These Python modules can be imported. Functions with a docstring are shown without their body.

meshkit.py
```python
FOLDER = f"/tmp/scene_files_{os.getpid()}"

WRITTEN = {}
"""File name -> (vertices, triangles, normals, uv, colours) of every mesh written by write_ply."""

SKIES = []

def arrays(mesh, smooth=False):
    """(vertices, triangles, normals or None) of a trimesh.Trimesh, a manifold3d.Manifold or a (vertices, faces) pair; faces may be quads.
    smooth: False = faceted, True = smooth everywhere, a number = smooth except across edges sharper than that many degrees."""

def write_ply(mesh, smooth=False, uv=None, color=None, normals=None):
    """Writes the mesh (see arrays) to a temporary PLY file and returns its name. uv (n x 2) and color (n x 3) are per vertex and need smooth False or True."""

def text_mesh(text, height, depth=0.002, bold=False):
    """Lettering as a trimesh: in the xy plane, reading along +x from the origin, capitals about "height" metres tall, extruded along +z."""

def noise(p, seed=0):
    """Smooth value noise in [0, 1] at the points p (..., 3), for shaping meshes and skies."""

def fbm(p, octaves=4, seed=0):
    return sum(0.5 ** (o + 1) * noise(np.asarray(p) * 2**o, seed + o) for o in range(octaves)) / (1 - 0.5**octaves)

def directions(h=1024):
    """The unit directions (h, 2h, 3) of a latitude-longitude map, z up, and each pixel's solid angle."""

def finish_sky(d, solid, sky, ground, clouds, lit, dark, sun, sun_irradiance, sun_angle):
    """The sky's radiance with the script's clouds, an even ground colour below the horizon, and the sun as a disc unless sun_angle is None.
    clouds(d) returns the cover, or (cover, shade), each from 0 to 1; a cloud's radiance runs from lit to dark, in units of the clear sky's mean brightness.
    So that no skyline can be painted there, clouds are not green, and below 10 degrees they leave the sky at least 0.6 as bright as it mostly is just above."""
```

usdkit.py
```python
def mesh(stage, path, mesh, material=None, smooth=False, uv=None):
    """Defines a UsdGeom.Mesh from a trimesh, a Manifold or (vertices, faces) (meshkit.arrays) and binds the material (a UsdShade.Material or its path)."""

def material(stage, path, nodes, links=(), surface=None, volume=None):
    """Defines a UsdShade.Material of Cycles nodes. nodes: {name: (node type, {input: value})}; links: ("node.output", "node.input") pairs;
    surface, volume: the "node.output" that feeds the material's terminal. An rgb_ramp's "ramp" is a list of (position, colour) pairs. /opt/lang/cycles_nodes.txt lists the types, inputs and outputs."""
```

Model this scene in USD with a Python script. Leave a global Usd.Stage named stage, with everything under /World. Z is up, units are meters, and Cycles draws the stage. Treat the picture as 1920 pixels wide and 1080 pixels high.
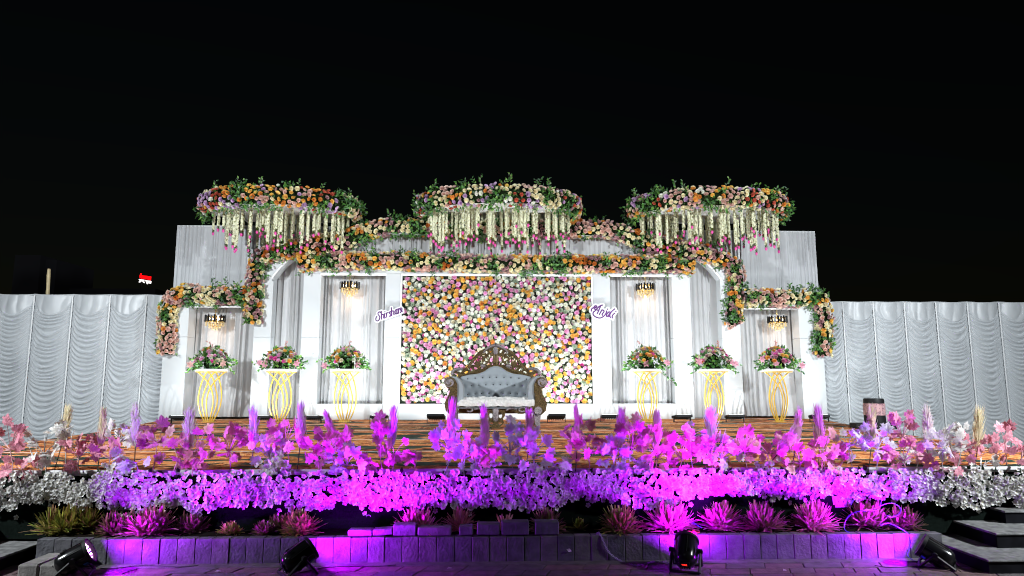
import math, random
import numpy as np, trimesh, usdkit, meshkit
from pxr import Usd, UsdGeom, UsdLux, UsdShade, Gf, Sdf, Vt
from shapely.geometry import Polygon, LineString, Point, box as sbox
from shapely import union_all, affinity

rng = np.random.default_rng(7)
random.seed(7)
stage = Usd.Stage.CreateInMemory()
UsdGeom.SetStageUpAxis(stage, UsdGeom.Tokens.z)
UsdGeom.Xform.Define(stage, '/World')

# ------------------------------------------------------------------ camera
F, EYE, YAW, PITCH = 1260.0, np.array([0.0, 0.0, 1.5]), math.radians(1.75), math.radians(7.9)
FWD = np.array([math.sin(YAW) * math.cos(PITCH), math.cos(YAW) * math.cos(PITCH), math.sin(PITCH)])
RIGHT = np.array([math.cos(YAW), -math.sin(YAW), 0.0])
UP = np.cross(RIGHT, FWD)
camera = UsdGeom.Camera.Define(stage, '/World/camera')
camera.CreateHorizontalApertureAttr(36.0)
camera.CreateFocalLengthAttr(36.0 * F / 1920)
camera.CreateExposureAttr(0.0)
camera.AddTransformOp().Set(Gf.Matrix4d(*RIGHT, 0, *UP, 0, *(-FWD), 0, *EYE, 1))

# ------------------------------------------------------------------ night sky, a trace of moonlight
SUN_EL, SUN_DIR = 0.05, (0.3, -0.8)
sky = UsdLux.DomeLight.Define(stage, '/World/sky')
sky_mat = usdkit.material(stage, '/World/Looks/night_sky', {
    's': ('sky_texture', {'sky_type': 'single_scattering', 'sun_disc': False, 'sun_elevation': SUN_EL, 'sun_rotation': math.atan2(*SUN_DIR)}),
    'b': ('background_shader', {'strength': 0.0012})}, [('s.color', 'b.color')], surface='b.background')
UsdShade.MaterialBindingAPI.Apply(sky.GetPrim()).Bind(sky_mat)
sky.GetPrim().SetCustomDataByKey('kind', 'structure')
moon = UsdLux.DistantLight.Define(stage, '/World/moonlight')
moon.CreateNormalizeAttr(True); moon.CreateIntensityAttr(0.006); moon.CreateAngleAttr(0.5); moon.CreateColorAttr((0.85, 0.92, 1.0))
moon.AddRotateXYZOp().Set((50, 0, -25))


def aim(d):
    """Matrix rows that turn local -Z towards d."""
    d = np.asarray(d, float); d = d / np.linalg.norm(d)
    z = -d
    x = np.cross([0, 0, 1.0], z); x = x / np.linalg.norm(x)
    return np.array([x, np.cross(z, x), z])


def place(prim, pos, rows):
    UsdGeom.Xformable(prim).AddTransformOp().Set(Gf.Matrix4d(*[float(q) for r, t in zip(list(rows) + [pos], (0, 0, 0, 1)) for q in (*r, t)]))


def rect_light(path, pos, d, w, h, power, color):
    l = UsdLux.RectLight.Define(stage, path)
    l.CreateWidthAttr(w); l.CreateHeightAttr(h); l.CreateIntensityAttr(power); l.CreateColorAttr(color)
    place(l, pos, aim(d))
    return l


# ------------------------------------------------------------------ pixels of the 1920 x 1080 photograph as points in the place
def ray(px, py):
    return FWD * F + RIGHT * (px - 960.0) - UP * (py - 540.0)


def at(px, py, Y):
    r = ray(px, py)
    return EYE + r * (Y / r[1])


def on(px, py, z):
    r = ray(px, py)
    return EYE + r * ((z - EYE[2]) / r[2])


S = 0.70                       # stage floor
YB = on(930, 787, S)[1]        # face of the backdrop


def X(px, py=787.0, Y=None):
    return at(px, py, YB if Y is None else Y)[0]


def Z(py, px=930.0, Y=None):
    return at(px, py, YB if Y is None else Y)[2]


# ------------------------------------------------------------------ prims
_count = {}


def numbered(parent, name):
    k = (str(parent), name)
    n = _count.get(k, 0)
    _count[k] = n + 1
    return f'{parent}/{name}' + (f'_{n:03d}' if n else '')


def tag(prim, label=None, cat=None, group=None, kind=None):
    for k, v in (('label', label), ('category', cat), ('group', group), ('kind', kind)):
        if v:
            prim.SetCustomDataByKey(k, v)


ORIGIN = {}


def thing(name, label, cat, loc=(0, 0, 0), group=None, kind=None):
    path = numbered('/World', name)
    x = UsdGeom.Xform.Define(stage, path)
    loc = np.asarray(loc, float)
    x.AddTranslateOp().Set(Gf.Vec3d(*map(float, loc)))
    tag(x.GetPrim(), label, cat, group, kind)
    ORIGIN[path] = loc
    return path


def dup(root, loc, label=None, rotz=0.0, group=None, scale=None):
    name = root.rsplit('/', 1)[1]
    path = numbered('/World', name)
    x = UsdGeom.Xform.Define(stage, path)
    p = x.GetPrim()
    p.GetReferences().AddInternalReference(root)
    x.ClearXformOpOrder()
    x.MakeMatrixXform().Set(Gf.Matrix4d().SetRotate(Gf.Rotation(Gf.Vec3d(0, 0, 1), rotz)) * Gf.Matrix4d().SetTranslate(Gf.Vec3d(*map(float, loc))))
    p.SetInstanceable(True)
    was = stage.GetPrimAtPath(root).GetCustomData()
    tag(p, label or was.get('label'), was['category'], group or was.get('group'))
    return path


def part(parent, name, mesh, mat, smooth=False, kind=None, label=None):
    """One mesh. mesh: (V, F) or (V, F, colours) in the place's own coordinates."""
    path = numbered(parent, name)
    v, f = np.asarray(mesh[0], float), np.asarray(mesh[1], int)
    v = v - ORIGIN.get('/'.join(parent.split('/')[:3]), 0)
    m = usdkit.mesh(stage, path, (v, f), M[mat], smooth=smooth)
    if len(mesh) > 2:
        UsdGeom.PrimvarsAPI(m).CreatePrimvar('col', Sdf.ValueTypeNames.Color3fArray, 'vertex').Set(Vt.Vec3fArray.FromNumpy(np.asarray(mesh[2], np.float32)))
    tag(m.GetPrim(), label, None, None, kind)
    return path


def single(name, mesh, mat, label=None, cat=None, group=None, kind=None, smooth=False):
    p = part('/World', name, mesh, mat, smooth)
    tag(stage.GetPrimAtPath(p), label, cat, group, kind)
    return p


# ------------------------------------------------------------------ mesh code
def cat_(ms):
    ms = [m for m in ms if len(m[0])]
    n, V, T, C = 0, [], [], []
    for m in ms:
        V.append(m[0]); T.append(np.asarray(m[1]) + n); n += len(m[0])
        if len(m) > 2:
            C.append(m[2])
    out = (np.vstack(V), np.vstack(T))
    return out + (np.vstack(C),) if len(C) == len(ms) else out


def tri(m):
    return np.array(m.vertices), np.array(m.faces)


def bx(x0, x1, y0, y1, z0, z1, c=0.0):
    """Box, with chamfered edges if c."""
    if not c:
        m = trimesh.creation.box([x1 - x0, y1 - y0, z1 - z0])
        return np.array(m.vertices) + [(x0 + x1) / 2, (y0 + y1) / 2, (z0 + z1) / 2], np.array(m.faces)
    h = np.array([x1 - x0, y1 - y0, z1 - z0]) / 2
    P = [[sx * (h[0] - c * (k != 0)), sy * (h[1] - c * (k != 1)), sz * (h[2] - c * (k != 2))] for sx in (-1, 1) for sy in (-1, 1) for sz in (-1, 1) for k in range(3)]
    m = trimesh.convex.convex_hull(np.array(P))
    return np.array(m.vertices) + [(x0 + x1) / 2, (y0 + y1) / 2, (z0 + z1) / 2], np.array(m.faces)


def rot(m, R, t=(0, 0, 0)):
    return (np.asarray(m[0]) @ np.asarray(R).T + np.asarray(t),) + tuple(m[1:])


def Rz(a):
    c, s = math.cos(a), math.sin(a); return np.array([[c, -s, 0], [s, c, 0], [0, 0, 1]])


def Rx(a):
    c, s = math.cos(a), math.sin(a); return np.array([[1, 0, 0], [0, c, -s], [0, s, c]])


def Ry(a):
    c, s = math.cos(a), math.sin(a); return np.array([[c, 0, s], [0, 1, 0], [-s, 0, c]])


def basis(n, up=(0, 0, 1.0), spin=0.0):
    """Columns x, y, z with z along n."""
    n = np.asarray(n, float); n = n / np.linalg.norm(n)
    u = np.asarray(up, float)
    if abs(n @ u) > 0.97:
        u = np.array([1.0, 0, 0])
    x = np.cross(u, n); x /= np.linalg.norm(x)
    y = np.cross(n, x)
    c, s = math.cos(spin), math.sin(spin)
    return np.stack([c * x + s * y, -s * x + c * y, n], 1)


def tube(pts, r, n=6, caps=True):
    P = np.asarray(pts, float); k = len(P)
    r = np.broadcast_to(np.asarray(r, float), (k,))
    T = np.gradient(P, axis=0); T /= np.maximum(np.linalg.norm(T, axis=1, keepdims=True), 1e-9)
    a = np.array([0, 0, 1.0]) if abs(T[0][2]) < 0.9 else np.array([1.0, 0, 0])
    V = []
    for i in range(k):
        a = a - T[i] * (a @ T[i]); a /= max(np.linalg.norm(a), 1e-9)
        b = np.cross(T[i], a)
        ang = np.arange(n) * 2 * math.pi / n
        V.append(P[i] + r[i] * (np.cos(ang)[:, None] * a + np.sin(ang)[:, None] * b))
    Fs = []
    for i in range(k - 1):
        for j in range(n):
            q = i * n + j, i * n + (j + 1) % n, (i + 1) * n + (j + 1) % n, (i + 1) * n + j
            Fs += [[q[0], q[1], q[2]], [q[0], q[2], q[3]]]
    V = np.vstack(V)
    if caps:
        for base, flip in ((0, True), ((k - 1) * n, False)):
            for j in range(1, n - 1):
                t = [base, base + j, base + j + 1]
                Fs.append(t[::-1] if flip else t)
    return V, np.array(Fs)


def lathe(prof, n=24, axis_z=True):
    prof = np.asarray(prof, float)
    ang = np.arange(n) * 2 * math.pi / n
    V = np.concatenate([np.stack([r * np.cos(ang), r * np.sin(ang), np.full(n, z)], 1) for r, z in prof])
    Fs = []
    for i in range(len(prof) - 1):
        for j in range(n):
            a, b, c, d = i * n + j, i * n + (j + 1) % n, (i + 1) * n + (j + 1) % n, (i + 1) * n + j
            Fs += [[a, b, c], [a, c, d]]
    return V, np.array(Fs)


def extrude(poly, y_front, depth):
    """Shapely polygon in (x, z), from y_front back to y_front + depth."""
    ms = []
    for g in getattr(poly, 'geoms', [poly]):
        if g.is_empty or g.area < 1e-7:
            continue
        v, f = tri(trimesh.creation.extrude_polygon(g, depth, engine='earcut'))
        ms.append((np.stack([v[:, 0], y_front + depth - v[:, 2], v[:, 1]], 1), f))
    return cat_(ms)


def slab(poly, z0, z1):
    ms = []
    for g in getattr(poly, 'geoms', [poly]):
        v, f = tri(trimesh.creation.extrude_polygon(g, z1 - z0, engine='earcut'))
        ms.append((v + [0, 0, z0], f))
    return cat_(ms)


def grid(P):
    """(nz, nx, 3) points as a sheet."""
    h, w = P.shape[:2]
    i = np.arange(h * w).reshape(h, w)
    a, b, c, d = i[:-1, :-1].ravel(), i[:-1, 1:].ravel(), i[1:, 1:].ravel(), i[1:, :-1].ravel()
    return P.reshape(-1, 3), np.vstack([np.stack([a, b, c], 1), np.stack([a, c, d], 1)])


def spline(pts, n=40):
    from scipy.interpolate import CubicSpline
    P = np.asarray(pts, float)
    d = np.r_[0, np.cumsum(np.linalg.norm(np.diff(P, axis=0), axis=1))]
    return CubicSpline(d, P)(np.linspace(0, d[-1], n))


# ------------------------------------------------------------------ materials
M = {}


def mat(name, nodes, links=(), surface='p.BSDF'):
    M[name] = usdkit.material(stage, '/World/Looks/' + name, nodes, links, surface=surface)


def plain(name, color, rough=0.5, metallic=0.0, var=0.12, scale=6.0, bump=0.0, bscale=60.0, **more):
    c0 = [c * (1 - var) for c in color]; c1 = [min(1, c * (1 + var)) for c in color]
    nodes = {'g': ('geometry', {}), 'n': ('noise_texture', {'scale': scale, 'detail': 4.0}), 'r': ('rgb_ramp', {'ramp': [(0.3, c0), (0.7, c1)]}),
             'p': ('principled_bsdf', {'roughness': rough, 'metallic': metallic, **more})}
    links = [('g.position', 'n.vector'), ('n.fac', 'r.fac'), ('r.color', 'p.base_color')]
    if bump:
        nodes['n2'] = ('noise_texture', {'scale': bscale, 'detail': 3.0}); nodes['b'] = ('bump', {'strength': bump, 'distance': 0.01})
        links += [('g.position', 'n2.vector'), ('n2.fac', 'b.height'), ('b.normal', 'p.normal')]
    mat(name, nodes, links)


plain('white_board', (0.51, 0.53, 0.542), 0.5, var=0.05, scale=1.3, bump=0.16, bscale=5)
plain('white_trim', (0.74, 0.755, 0.765), 0.45, var=0.02)
plain('white_cloth', (0.80, 0.81, 0.82), 0.7, var=0.04, sheen_weight=0.2)
plain('drape_cloth', (0.42, 0.422, 0.428), 0.6, var=0.06, scale=3, sheen_weight=0.3, bump=0.08, bscale=25)
plain('tall_drape_cloth', (0.50, 0.51, 0.525), 0.6, var=0.06, scale=3, sheen_weight=0.3)
plain('satin', (0.52, 0.545, 0.565), 0.42, var=0.04, scale=2, sheen_weight=0.25)
plain('turf_dark', (0.004, 0.006, 0.005), 0.9, var=0.5, scale=90, specular_ior_level=0.0)
plain('green_mat', (0.035, 0.05, 0.03), 0.95, var=0.5, scale=50)
plain('moss', (0.012, 0.02, 0.008), 0.95, var=0.5, scale=50, bump=0.6, bscale=90, specular_ior_level=0.0)
plain('soil', (0.012, 0.010, 0.008), 0.95, var=0.4, scale=40, specular_ior_level=0.0)
plain('lawn', (0.012, 0.02, 0.010), 0.95, var=0.4, scale=8, specular_ior_level=0.0)
plain('dark_wood', (0.03, 0.022, 0.016), 0.6)
plain('concrete_block', (0.19, 0.18, 0.17), 0.85, var=0.3, scale=14, bump=0.5, bscale=70)
plain('stair_tread', (0.13, 0.13, 0.13), 0.6, var=0.45, scale=16, bump=0.2, bscale=60, specular_ior_level=0.15)
plain('stair_riser', (0.006, 0.006, 0.008), 0.5, var=0.4, scale=10, specular_ior_level=0.05)
plain('black_metal', (0.010, 0.010, 0.011), 0.55, var=0.1, specular_ior_level=0.25)
plain('black_gloss', (0.008, 0.008, 0.009), 0.16, var=0.1)
plain('grey_label', (0.45, 0.45, 0.47), 0.5)
plain('blue_film', (0.05, 0.15, 0.5), 0.2)
plain('gold_paint', (0.58, 0.36, 0.04), 0.38, metallic=0.1, var=0.08)
plain('gold_metal', (0.85, 0.6, 0.2), 0.25, metallic=1.0)
plain('antique_frame', (0.11, 0.075, 0.03), 0.38, metallic=0.55, var=0.7, scale=45, bump=0.6, bscale=60)
plain('antique_silver', (0.21, 0.185, 0.195), 0.4, metallic=0.5, var=0.6, scale=60, bump=0.8, bscale=80)
plain('grey_velvet', (0.25, 0.28, 0.305), 0.75, var=0.05, sheen_weight=0.35)
plain('button', (0.04, 0.045, 0.05), 0.3)
plain('fur', (0.60, 0.585, 0.56), 0.9, var=0.12, scale=30, sheen_weight=0.3)
plain('white_plastic', (0.42, 0.42, 0.42), 0.4, var=0.05)
plain('hole_black', (0.005, 0.005, 0.005), 0.9, specular_ior_level=0.0)
plain('violet_text', (0.09, 0.015, 0.14), 0.35, var=0.35, scale=9)
plain('cable_white', (0.2, 0.2, 0.24), 0.5)
plain('cable_blue', (0.03, 0.028, 0.30), 0.4)
plain('dark_building', (0.05, 0.05, 0.06), 0.9, var=0.2, scale=0.4)
plain('bamboo', (0.55, 0.44, 0.25), 0.6, var=0.25, scale=5)
plain('stem_dark', (0.05, 0.035, 0.025), 0.7)
plain('stem_pink', (0.5, 0.28, 0.3), 0.6)
plain('leaf_twig', (0.10, 0.11, 0.07), 0.7)
plain('red_rag', (0.55, 0.03, 0.03), 0.6)
plain('rust_box', (0.25, 0.06, 0.04), 0.6)


def coloured(name, rough, thin=0.0, bump=0.0, sheen=0.0):
    nodes = {'a': ('attribute', {'attribute': 'col'}), 'p': ('principled_bsdf', {'roughness': rough, 'sheen_weight': sheen})}
    links = [('a.color', 'p.base_color')]
    out = 'p.BSDF'
    if thin:
        nodes['t'] = ('translucent_bsdf', {}); nodes['m'] = ('mix_closure', {'fac': thin})
        links += [('a.color', 't.color'), ('p.BSDF', 'm.closure1'), ('t.BSDF', 'm.closure2')]
        out = 'm.closure'
    mat(name, nodes, links, out)


coloured('petal', 0.55, 0.2)
coloured('leafage', 0.4, 0.2)
coloured('cloth_leaf', 0.4, 0.42)
coloured('plume_hair', 0.8, 0.5)
coloured('blade_leaf', 0.3, 0.15)
mat('bulb_glow', {'e': ('emission', {'color': (1.0, 0.86, 0.62), 'strength': 5.0})}, surface='e.emission')
mat('led_violet', {'e': ('emission', {'color': (0.95, 0.35, 1.0), 'strength': 9.0})}, surface='e.emission')
mat('lens_violet', {'e': ('emission', {'color': (0.25, 0.0, 0.9), 'strength': 0.9})}, surface='e.emission')
mat('led_red', {'e': ('emission', {'color': (1.0, 0.03, 0.02), 'strength': 2.0})}, surface='e.emission')
mat('neon_red', {'e': ('emission', {'color': (1.0, 0.004, 0.006), 'strength': 1.3})}, surface='e.emission')
mat('neon_white', {'e': ('emission', {'color': (1.0, 0.95, 0.93), 'strength': 1.2})}, surface='e.emission')
mat('flood_glass', {'e': ('emission', {'color': (0.95, 0.98, 1.0), 'strength': 6.0})}, surface='e.emission')
mat('crystal', {'g': ('glass_bsdf', {'color': (1, 0.95, 0.85), 'roughness': 0.05, 'IOR': 1.5}), 'd': ('principled_bsdf', {'base_color': (.75, 0.62, 0.36), 'roughness': 0.1}),
                'm': ('mix_closure', {'fac': 0.55})}, [('g.BSDF', 'm.closure1'), ('d.BSDF', 'm.closure2')], 'm.closure')
mat('print_pink', {'g': ('geometry', {}), 'n': ('noise_texture', {'scale': 22.0, 'detail': 5.0}), 'r': ('rgb_ramp', {'ramp': [(0.0, (0.5, 0.3, 0.3)), (0.5, (0.52, 0.30, 0.31)), (0.56, (0.16, 0.06, 0.10)), (0.62, (0.5, 0.33, 0.35)), (1.0, (0.55, 0.36, 0.37))]}),
                   'p': ('principled_bsdf', {'roughness': 0.45})}, [('g.position', 'n.vector'), ('n.fac', 'r.fac'), ('r.color', 'p.base_color')])
# printed carpet: long painted streaks of orange, brown, dark green and cream
mat('carpet_print', {
    'g': ('geometry', {}),
    'm1': ('mapping', {'mapping_type': 'point', 'scale': (1.9, 2.5, 1.0)}),
    'n1': ('noise_texture', {'scale': 1.0, 'detail': 4.0, 'roughness': 0.55, 'distortion': 1.8}),
    'r1': ('rgb_ramp', {'ramp': [(0.00, (0.02, 0.010, 0.007)), (0.34, (0.03, 0.014, 0.009)), (0.37, (0.24, 0.05, 0.016)), (0.42, (0.62, 0.15, 0.03)), (0.455, (0.10, 0.030, 0.014)), (0.47, (0.76, 0.25, 0.06)), (0.52, (0.86, 0.46, 0.22)),
                                 (0.545, (0.42, 0.09, 0.02)), (0.56, (0.78, 0.26, 0.06)), (0.60, (0.84, 0.36, 0.12)), (0.615, (0.09, 0.025, 0.012)), (0.64, (0.64, 0.13, 0.03)), (0.70, (0.03, 0.014, 0.01)), (1.0, (0.02, 0.01, 0.01))]}),
    'm4': ('mapping', {'mapping_type': 'point', 'scale': (2.6, 12.0, 1.0)}),
    'n4': ('noise_texture', {'scale': 1.0, 'detail': 3.0, 'distortion': 1.2}),
    'r4': ('rgb_ramp', {'ramp': [(0.0, (0.22, 0.14, 0.12)), (0.38, (0.35, 0.22, 0.18)), (0.46, (1, 1, 1)), (0.62, (1, 1, 1)), (0.68, (1.0, 1.2, 1.3)), (1.0, (1, 1.2, 1.3))]}),
    'mu': ('mix_color', {'blend_type': 'multiply', 'fac': 0.55}),
    'm2': ('mapping', {'mapping_type': 'point', 'scale': (0.8, 1.9, 1.0), 'location': (7.3, 2.1, 0)}),
    'n2': ('noise_texture', {'scale': 1.3, 'detail': 3.5, 'distortion': 0.8}),
    'r2': ('rgb_ramp', {'ramp': [(0.0, (0, 0, 0)), (0.54, (0, 0, 0)), (0.565, (1, 1, 1)), (1.0, (1, 1, 1))]}),
    'r3': ('rgb_ramp', {'ramp': [(0.0, (0.006, 0.012, 0.009)), (0.42, (0.010, 0.02, 0.015)), (0.5, (0.04, 0.09, 0.06)), (0.56, (0.012, 0.014, 0.012)), (1.0, (0.06, 0.11, 0.075))]}),
    'x': ('mix_color', {}), 'p': ('principled_bsdf', {'roughness': 0.85, 'specular_ior_level': 0.2})},
    [('g.position', 'm1.vector'), ('m1.vector', 'n1.vector'), ('n1.fac', 'r1.fac'), ('g.position', 'm2.vector'), ('m2.vector', 'n2.vector'), ('n2.fac', 'r2.fac'), ('g.position', 'm4.vector'), ('m4.vector', 'n4.vector'), ('n4.fac', 'r4.fac'),
     ('n4.fac', 'r3.fac'), ('r1.color', 'mu.a'), ('r4.color', 'mu.b'), ('r2.color', 'x.fac'), ('mu.result', 'x.a'), ('r3.color', 'x.b'), ('x.result', 'p.base_color')])
for k, c in enumerate([(0.082, 0.080, 0.090), (0.10, 0.092, 0.10), (0.072, 0.072, 0.082)]):
    plain(f'kerb_stone_{"abc"[k]}', c, 0.7, var=0.35, scale=9, bump=0.7, bscale=45, specular_ior_level=0.2)
for k, c in enumerate([(0.15, 0.10, 0.105), (0.14, 0.105, 0.11), (0.12, 0.105, 0.11), (0.17, 0.11, 0.11)]):
    plain(f'paver_{"abcd"[k]}', [q * .75 for q in c], 0.7, var=0.3, scale=12, bump=0.5, bscale=55, specular_ior_level=0.2)

# ------------------------------------------------------------------ ground, stage, stairs
def struct(name, mesh, m, smooth=False, kind='structure'):
    return single(name, mesh, m, kind=kind, smooth=smooth)


struct('ground', (np.array([[-400, -60, -.004], [400, -60, -.004], [400, 600, -.004], [-400, 600, -.004]], float), np.array([[0, 1, 2], [0, 2, 3]])), 'lawn')
YF = 6.38                      # front of the stage
YW = 5.86                      # face of the planter kerb

cl = [on(300, 789, S), on(180, 811, S), on(62, 828, S), on(-160, 862, S)]
cr = [on(1556, 790, S), on(1692, 814, S), on(1740, 822, S), on(1920, 850, S), on(2060, 868, S)]
edge = [(p[0], p[1]) for p in cl][::-1] + [(X(300), YB + .9), (X(1556), YB + .9)] + [(p[0], p[1]) for p in cr] + [(6.2, YF), (-6.2, YF)]
stage_poly = Polygon(edge).buffer(0)
stg = thing('stage_platform', 'low black sided stage platform under the printed carpet', 'stage')
part(stg, 'deck', slab(stage_poly, 0.0, S - .006), 'hole_black')
part(stg, 'edge_trim', bx(-6.2, 6.2, YF - .035, YF - .003, S - .045, S - .002), 'white_plastic')
front = thing('turf_skirt', 'dark artificial turf covering the front of the stage', 'turf', kind='stuff')
P = np.zeros((14, 160, 3))
for i, t in enumerate(np.linspace(0, 1, 14)):
    xs = np.linspace(-6.2, 6.2, 160)
    P[i] = np.stack([xs, np.full(160, YF - .04 - .10 * t) - .03 * meshkit.noise(np.stack([xs * 4, xs * 0 + t * 5, xs * 0], 1)), np.full(160, S - .06 - t * .5)], 1)
part(front, 'turf', grid(P[::-1]), 'turf_dark', smooth=True)

# carpet: five strips laid across the stage, with pale selvedges
cp = thing('printed_carpet', 'orange brown and green streaked carpet covering the stage floor', 'carpet', (0, 8, S))
y0 = YF - .06
carpet_area = stage_poly.union(sbox(-6.2, y0, 6.2, YF + .05)).buffer(-.012)
while y0 < YB + .5:
    y1 = y0 + 1.62
    strip = carpet_area.intersection(sbox(-9, y0, 9, y1 - .012))
    if not strip.is_empty:
        part(cp, 'carpet_strip', slab(strip, S + .000, S + .006), 'carpet_print')
        sel = carpet_area.intersection(sbox(-9, y1 - .03, 9, y1 - .014))
        if not sel.is_empty:
            part(cp, 'pale_edge', slab(sel, S + .0065, S + .008), 'white_cloth')
    y0 = y1
P = np.zeros((4, 400, 3)); xs = np.linspace(-6.0, 6.0, 400)
sagn = .018 * meshkit.noise(np.stack([xs * 1.3, xs * 0, xs * 0], 1)) + .008 * meshkit.noise(np.stack([xs * 6, xs * 0, xs * 0 + 3], 1))
for i, (dy, dz) in enumerate(((-.066, -.012), (-.068, -.006), (-.066, .006), (-.050, .009))):
    P[i] = np.stack([xs, np.full(400, YF + dy), S + dz - sagn * (i < 2)], 1)
part(cp, 'front_hem', grid(P), 'drape_cloth', smooth=True)

# planter: upright kerb stones, soil, loose stones on top
pw = thing('planter_wall', 'low kerb wall of upright grey stones along the planter', 'kerb wall', (0, YW, 0))
xl, xr = at(68, 1020, YW)[0], at(1742, 1000, YW)[0]
x = xl
kh = 0.211
while x < xr:
    w = .143 + rng.uniform(-.006, .006)
    dz, dy = rng.uniform(-.003, .003), rng.uniform(-.003, .003)
    part(pw, 'stone', bx(x + .0015, x + w - .0015, YW + dy, YW + .09, -.002, kh + dz, .004), 'kerb_stone_' + 'abc'[rng.integers(3)])
    x += w
part(pw, 'mortar', bx(xl, xr, YW + .012, YW + .085, 0, kh - .012), 'soil')
P = np.zeros((24, 160, 3))
for i, yy in enumerate(np.linspace(YW + .08, YF + .02, 24)):
    xs = np.linspace(xl, xr, 160)
    P[i] = np.stack([xs, np.full(160, yy), .175 + .05 * meshkit.fbm(np.stack([xs * 5, xs * 0 + yy * 5, xs * 0], 1))], 1)
struct('planter_soil', grid(P), 'soil', True)
loose = [(652, 698, 1000, 1011, 0), (699, 737, 998, 1009, 4), (737, 780, 988, 1008, 0), (783, 846, 992, 1007, 0), (861, 887, 990, 1006, 1), (894, 937, 986, 1006, -1), (940, 992, 982, 1006, 0), (1003, 1048, 982, 1006, 0)]
loose_lab = ['flat grey loose stone, leftmost on the planter wall', 'thin tilted loose stone beside the leftmost one on the planter wall', 'tall pink lit loose stone, third from the left on the planter wall',
             'longest flat loose stone on the planter wall', 'shortest loose stone on the planter wall', 'violet lit loose stone with a stained face on the planter wall',
             'wide smooth loose stone, second from the right on the planter wall', 'rough grey loose stone, rightmost on the planter wall']
for (a, b, t, bt, ang), lab in zip(loose, loose_lab):
    Yl = YW + .03
    xa, xb = at(a, bt, Yl)[0], at(b, bt, Yl)[0]
    h = max(.045, (bt - t) * Yl / F * .98)
    m = bx(xa, xb, Yl - .01, Yl + .10, 0, h, .008)
    c = np.array([(xa + xb) / 2, 0, 0])
    v = (m[0] - c) @ Ry(-math.radians(ang)).T + c + [0, 0, kh + .006 + abs(math.sin(math.radians(ang))) * (xb - xa) / 2]
    single('loose_stone', (v, m[1]), 'kerb_stone_' + 'abc'[rng.integers(3)], lab, 'stone', 'loose stones lying on the planter wall')

# paving in front: bricks laid in a running bond
pv = part('/World', 'pavement', (np.array([[-9, 2, .0], [9, 2, .0], [9, YW + .05, .0], [-9, YW + .05, .0]], float), np.array([[0, 1, 2], [0, 2, 3]])), 'soil')
tag(stage.GetPrimAtPath(pv), kind='structure')
yy, row = YW - .115, 0
part(pv, 'channel_edge', bx(-4.2, 4.2, YW - .11, YW - .008, -.01, .016, .004), 'paver_c')
while yy > 5.15:
    x = -4.3 + (.17 if row % 2 else 0) + row * .05
    while x < 4.2:
        w = .32 if rng.random() < .8 else .20
        dz = rng.uniform(-.003, .003)
        b_ = bx(x + .003, x + w - .003, yy - .150, yy - .003, -.01, .012 + dz, .004)
        b_[0][:, 0] -= (b_[0][:, 1] - yy) * .35 * -1
        part(pv, 'slab', b_, 'paver_' + 'abcd'[rng.integers(4)])
        x += w
    yy -= .153; row += 1

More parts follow.
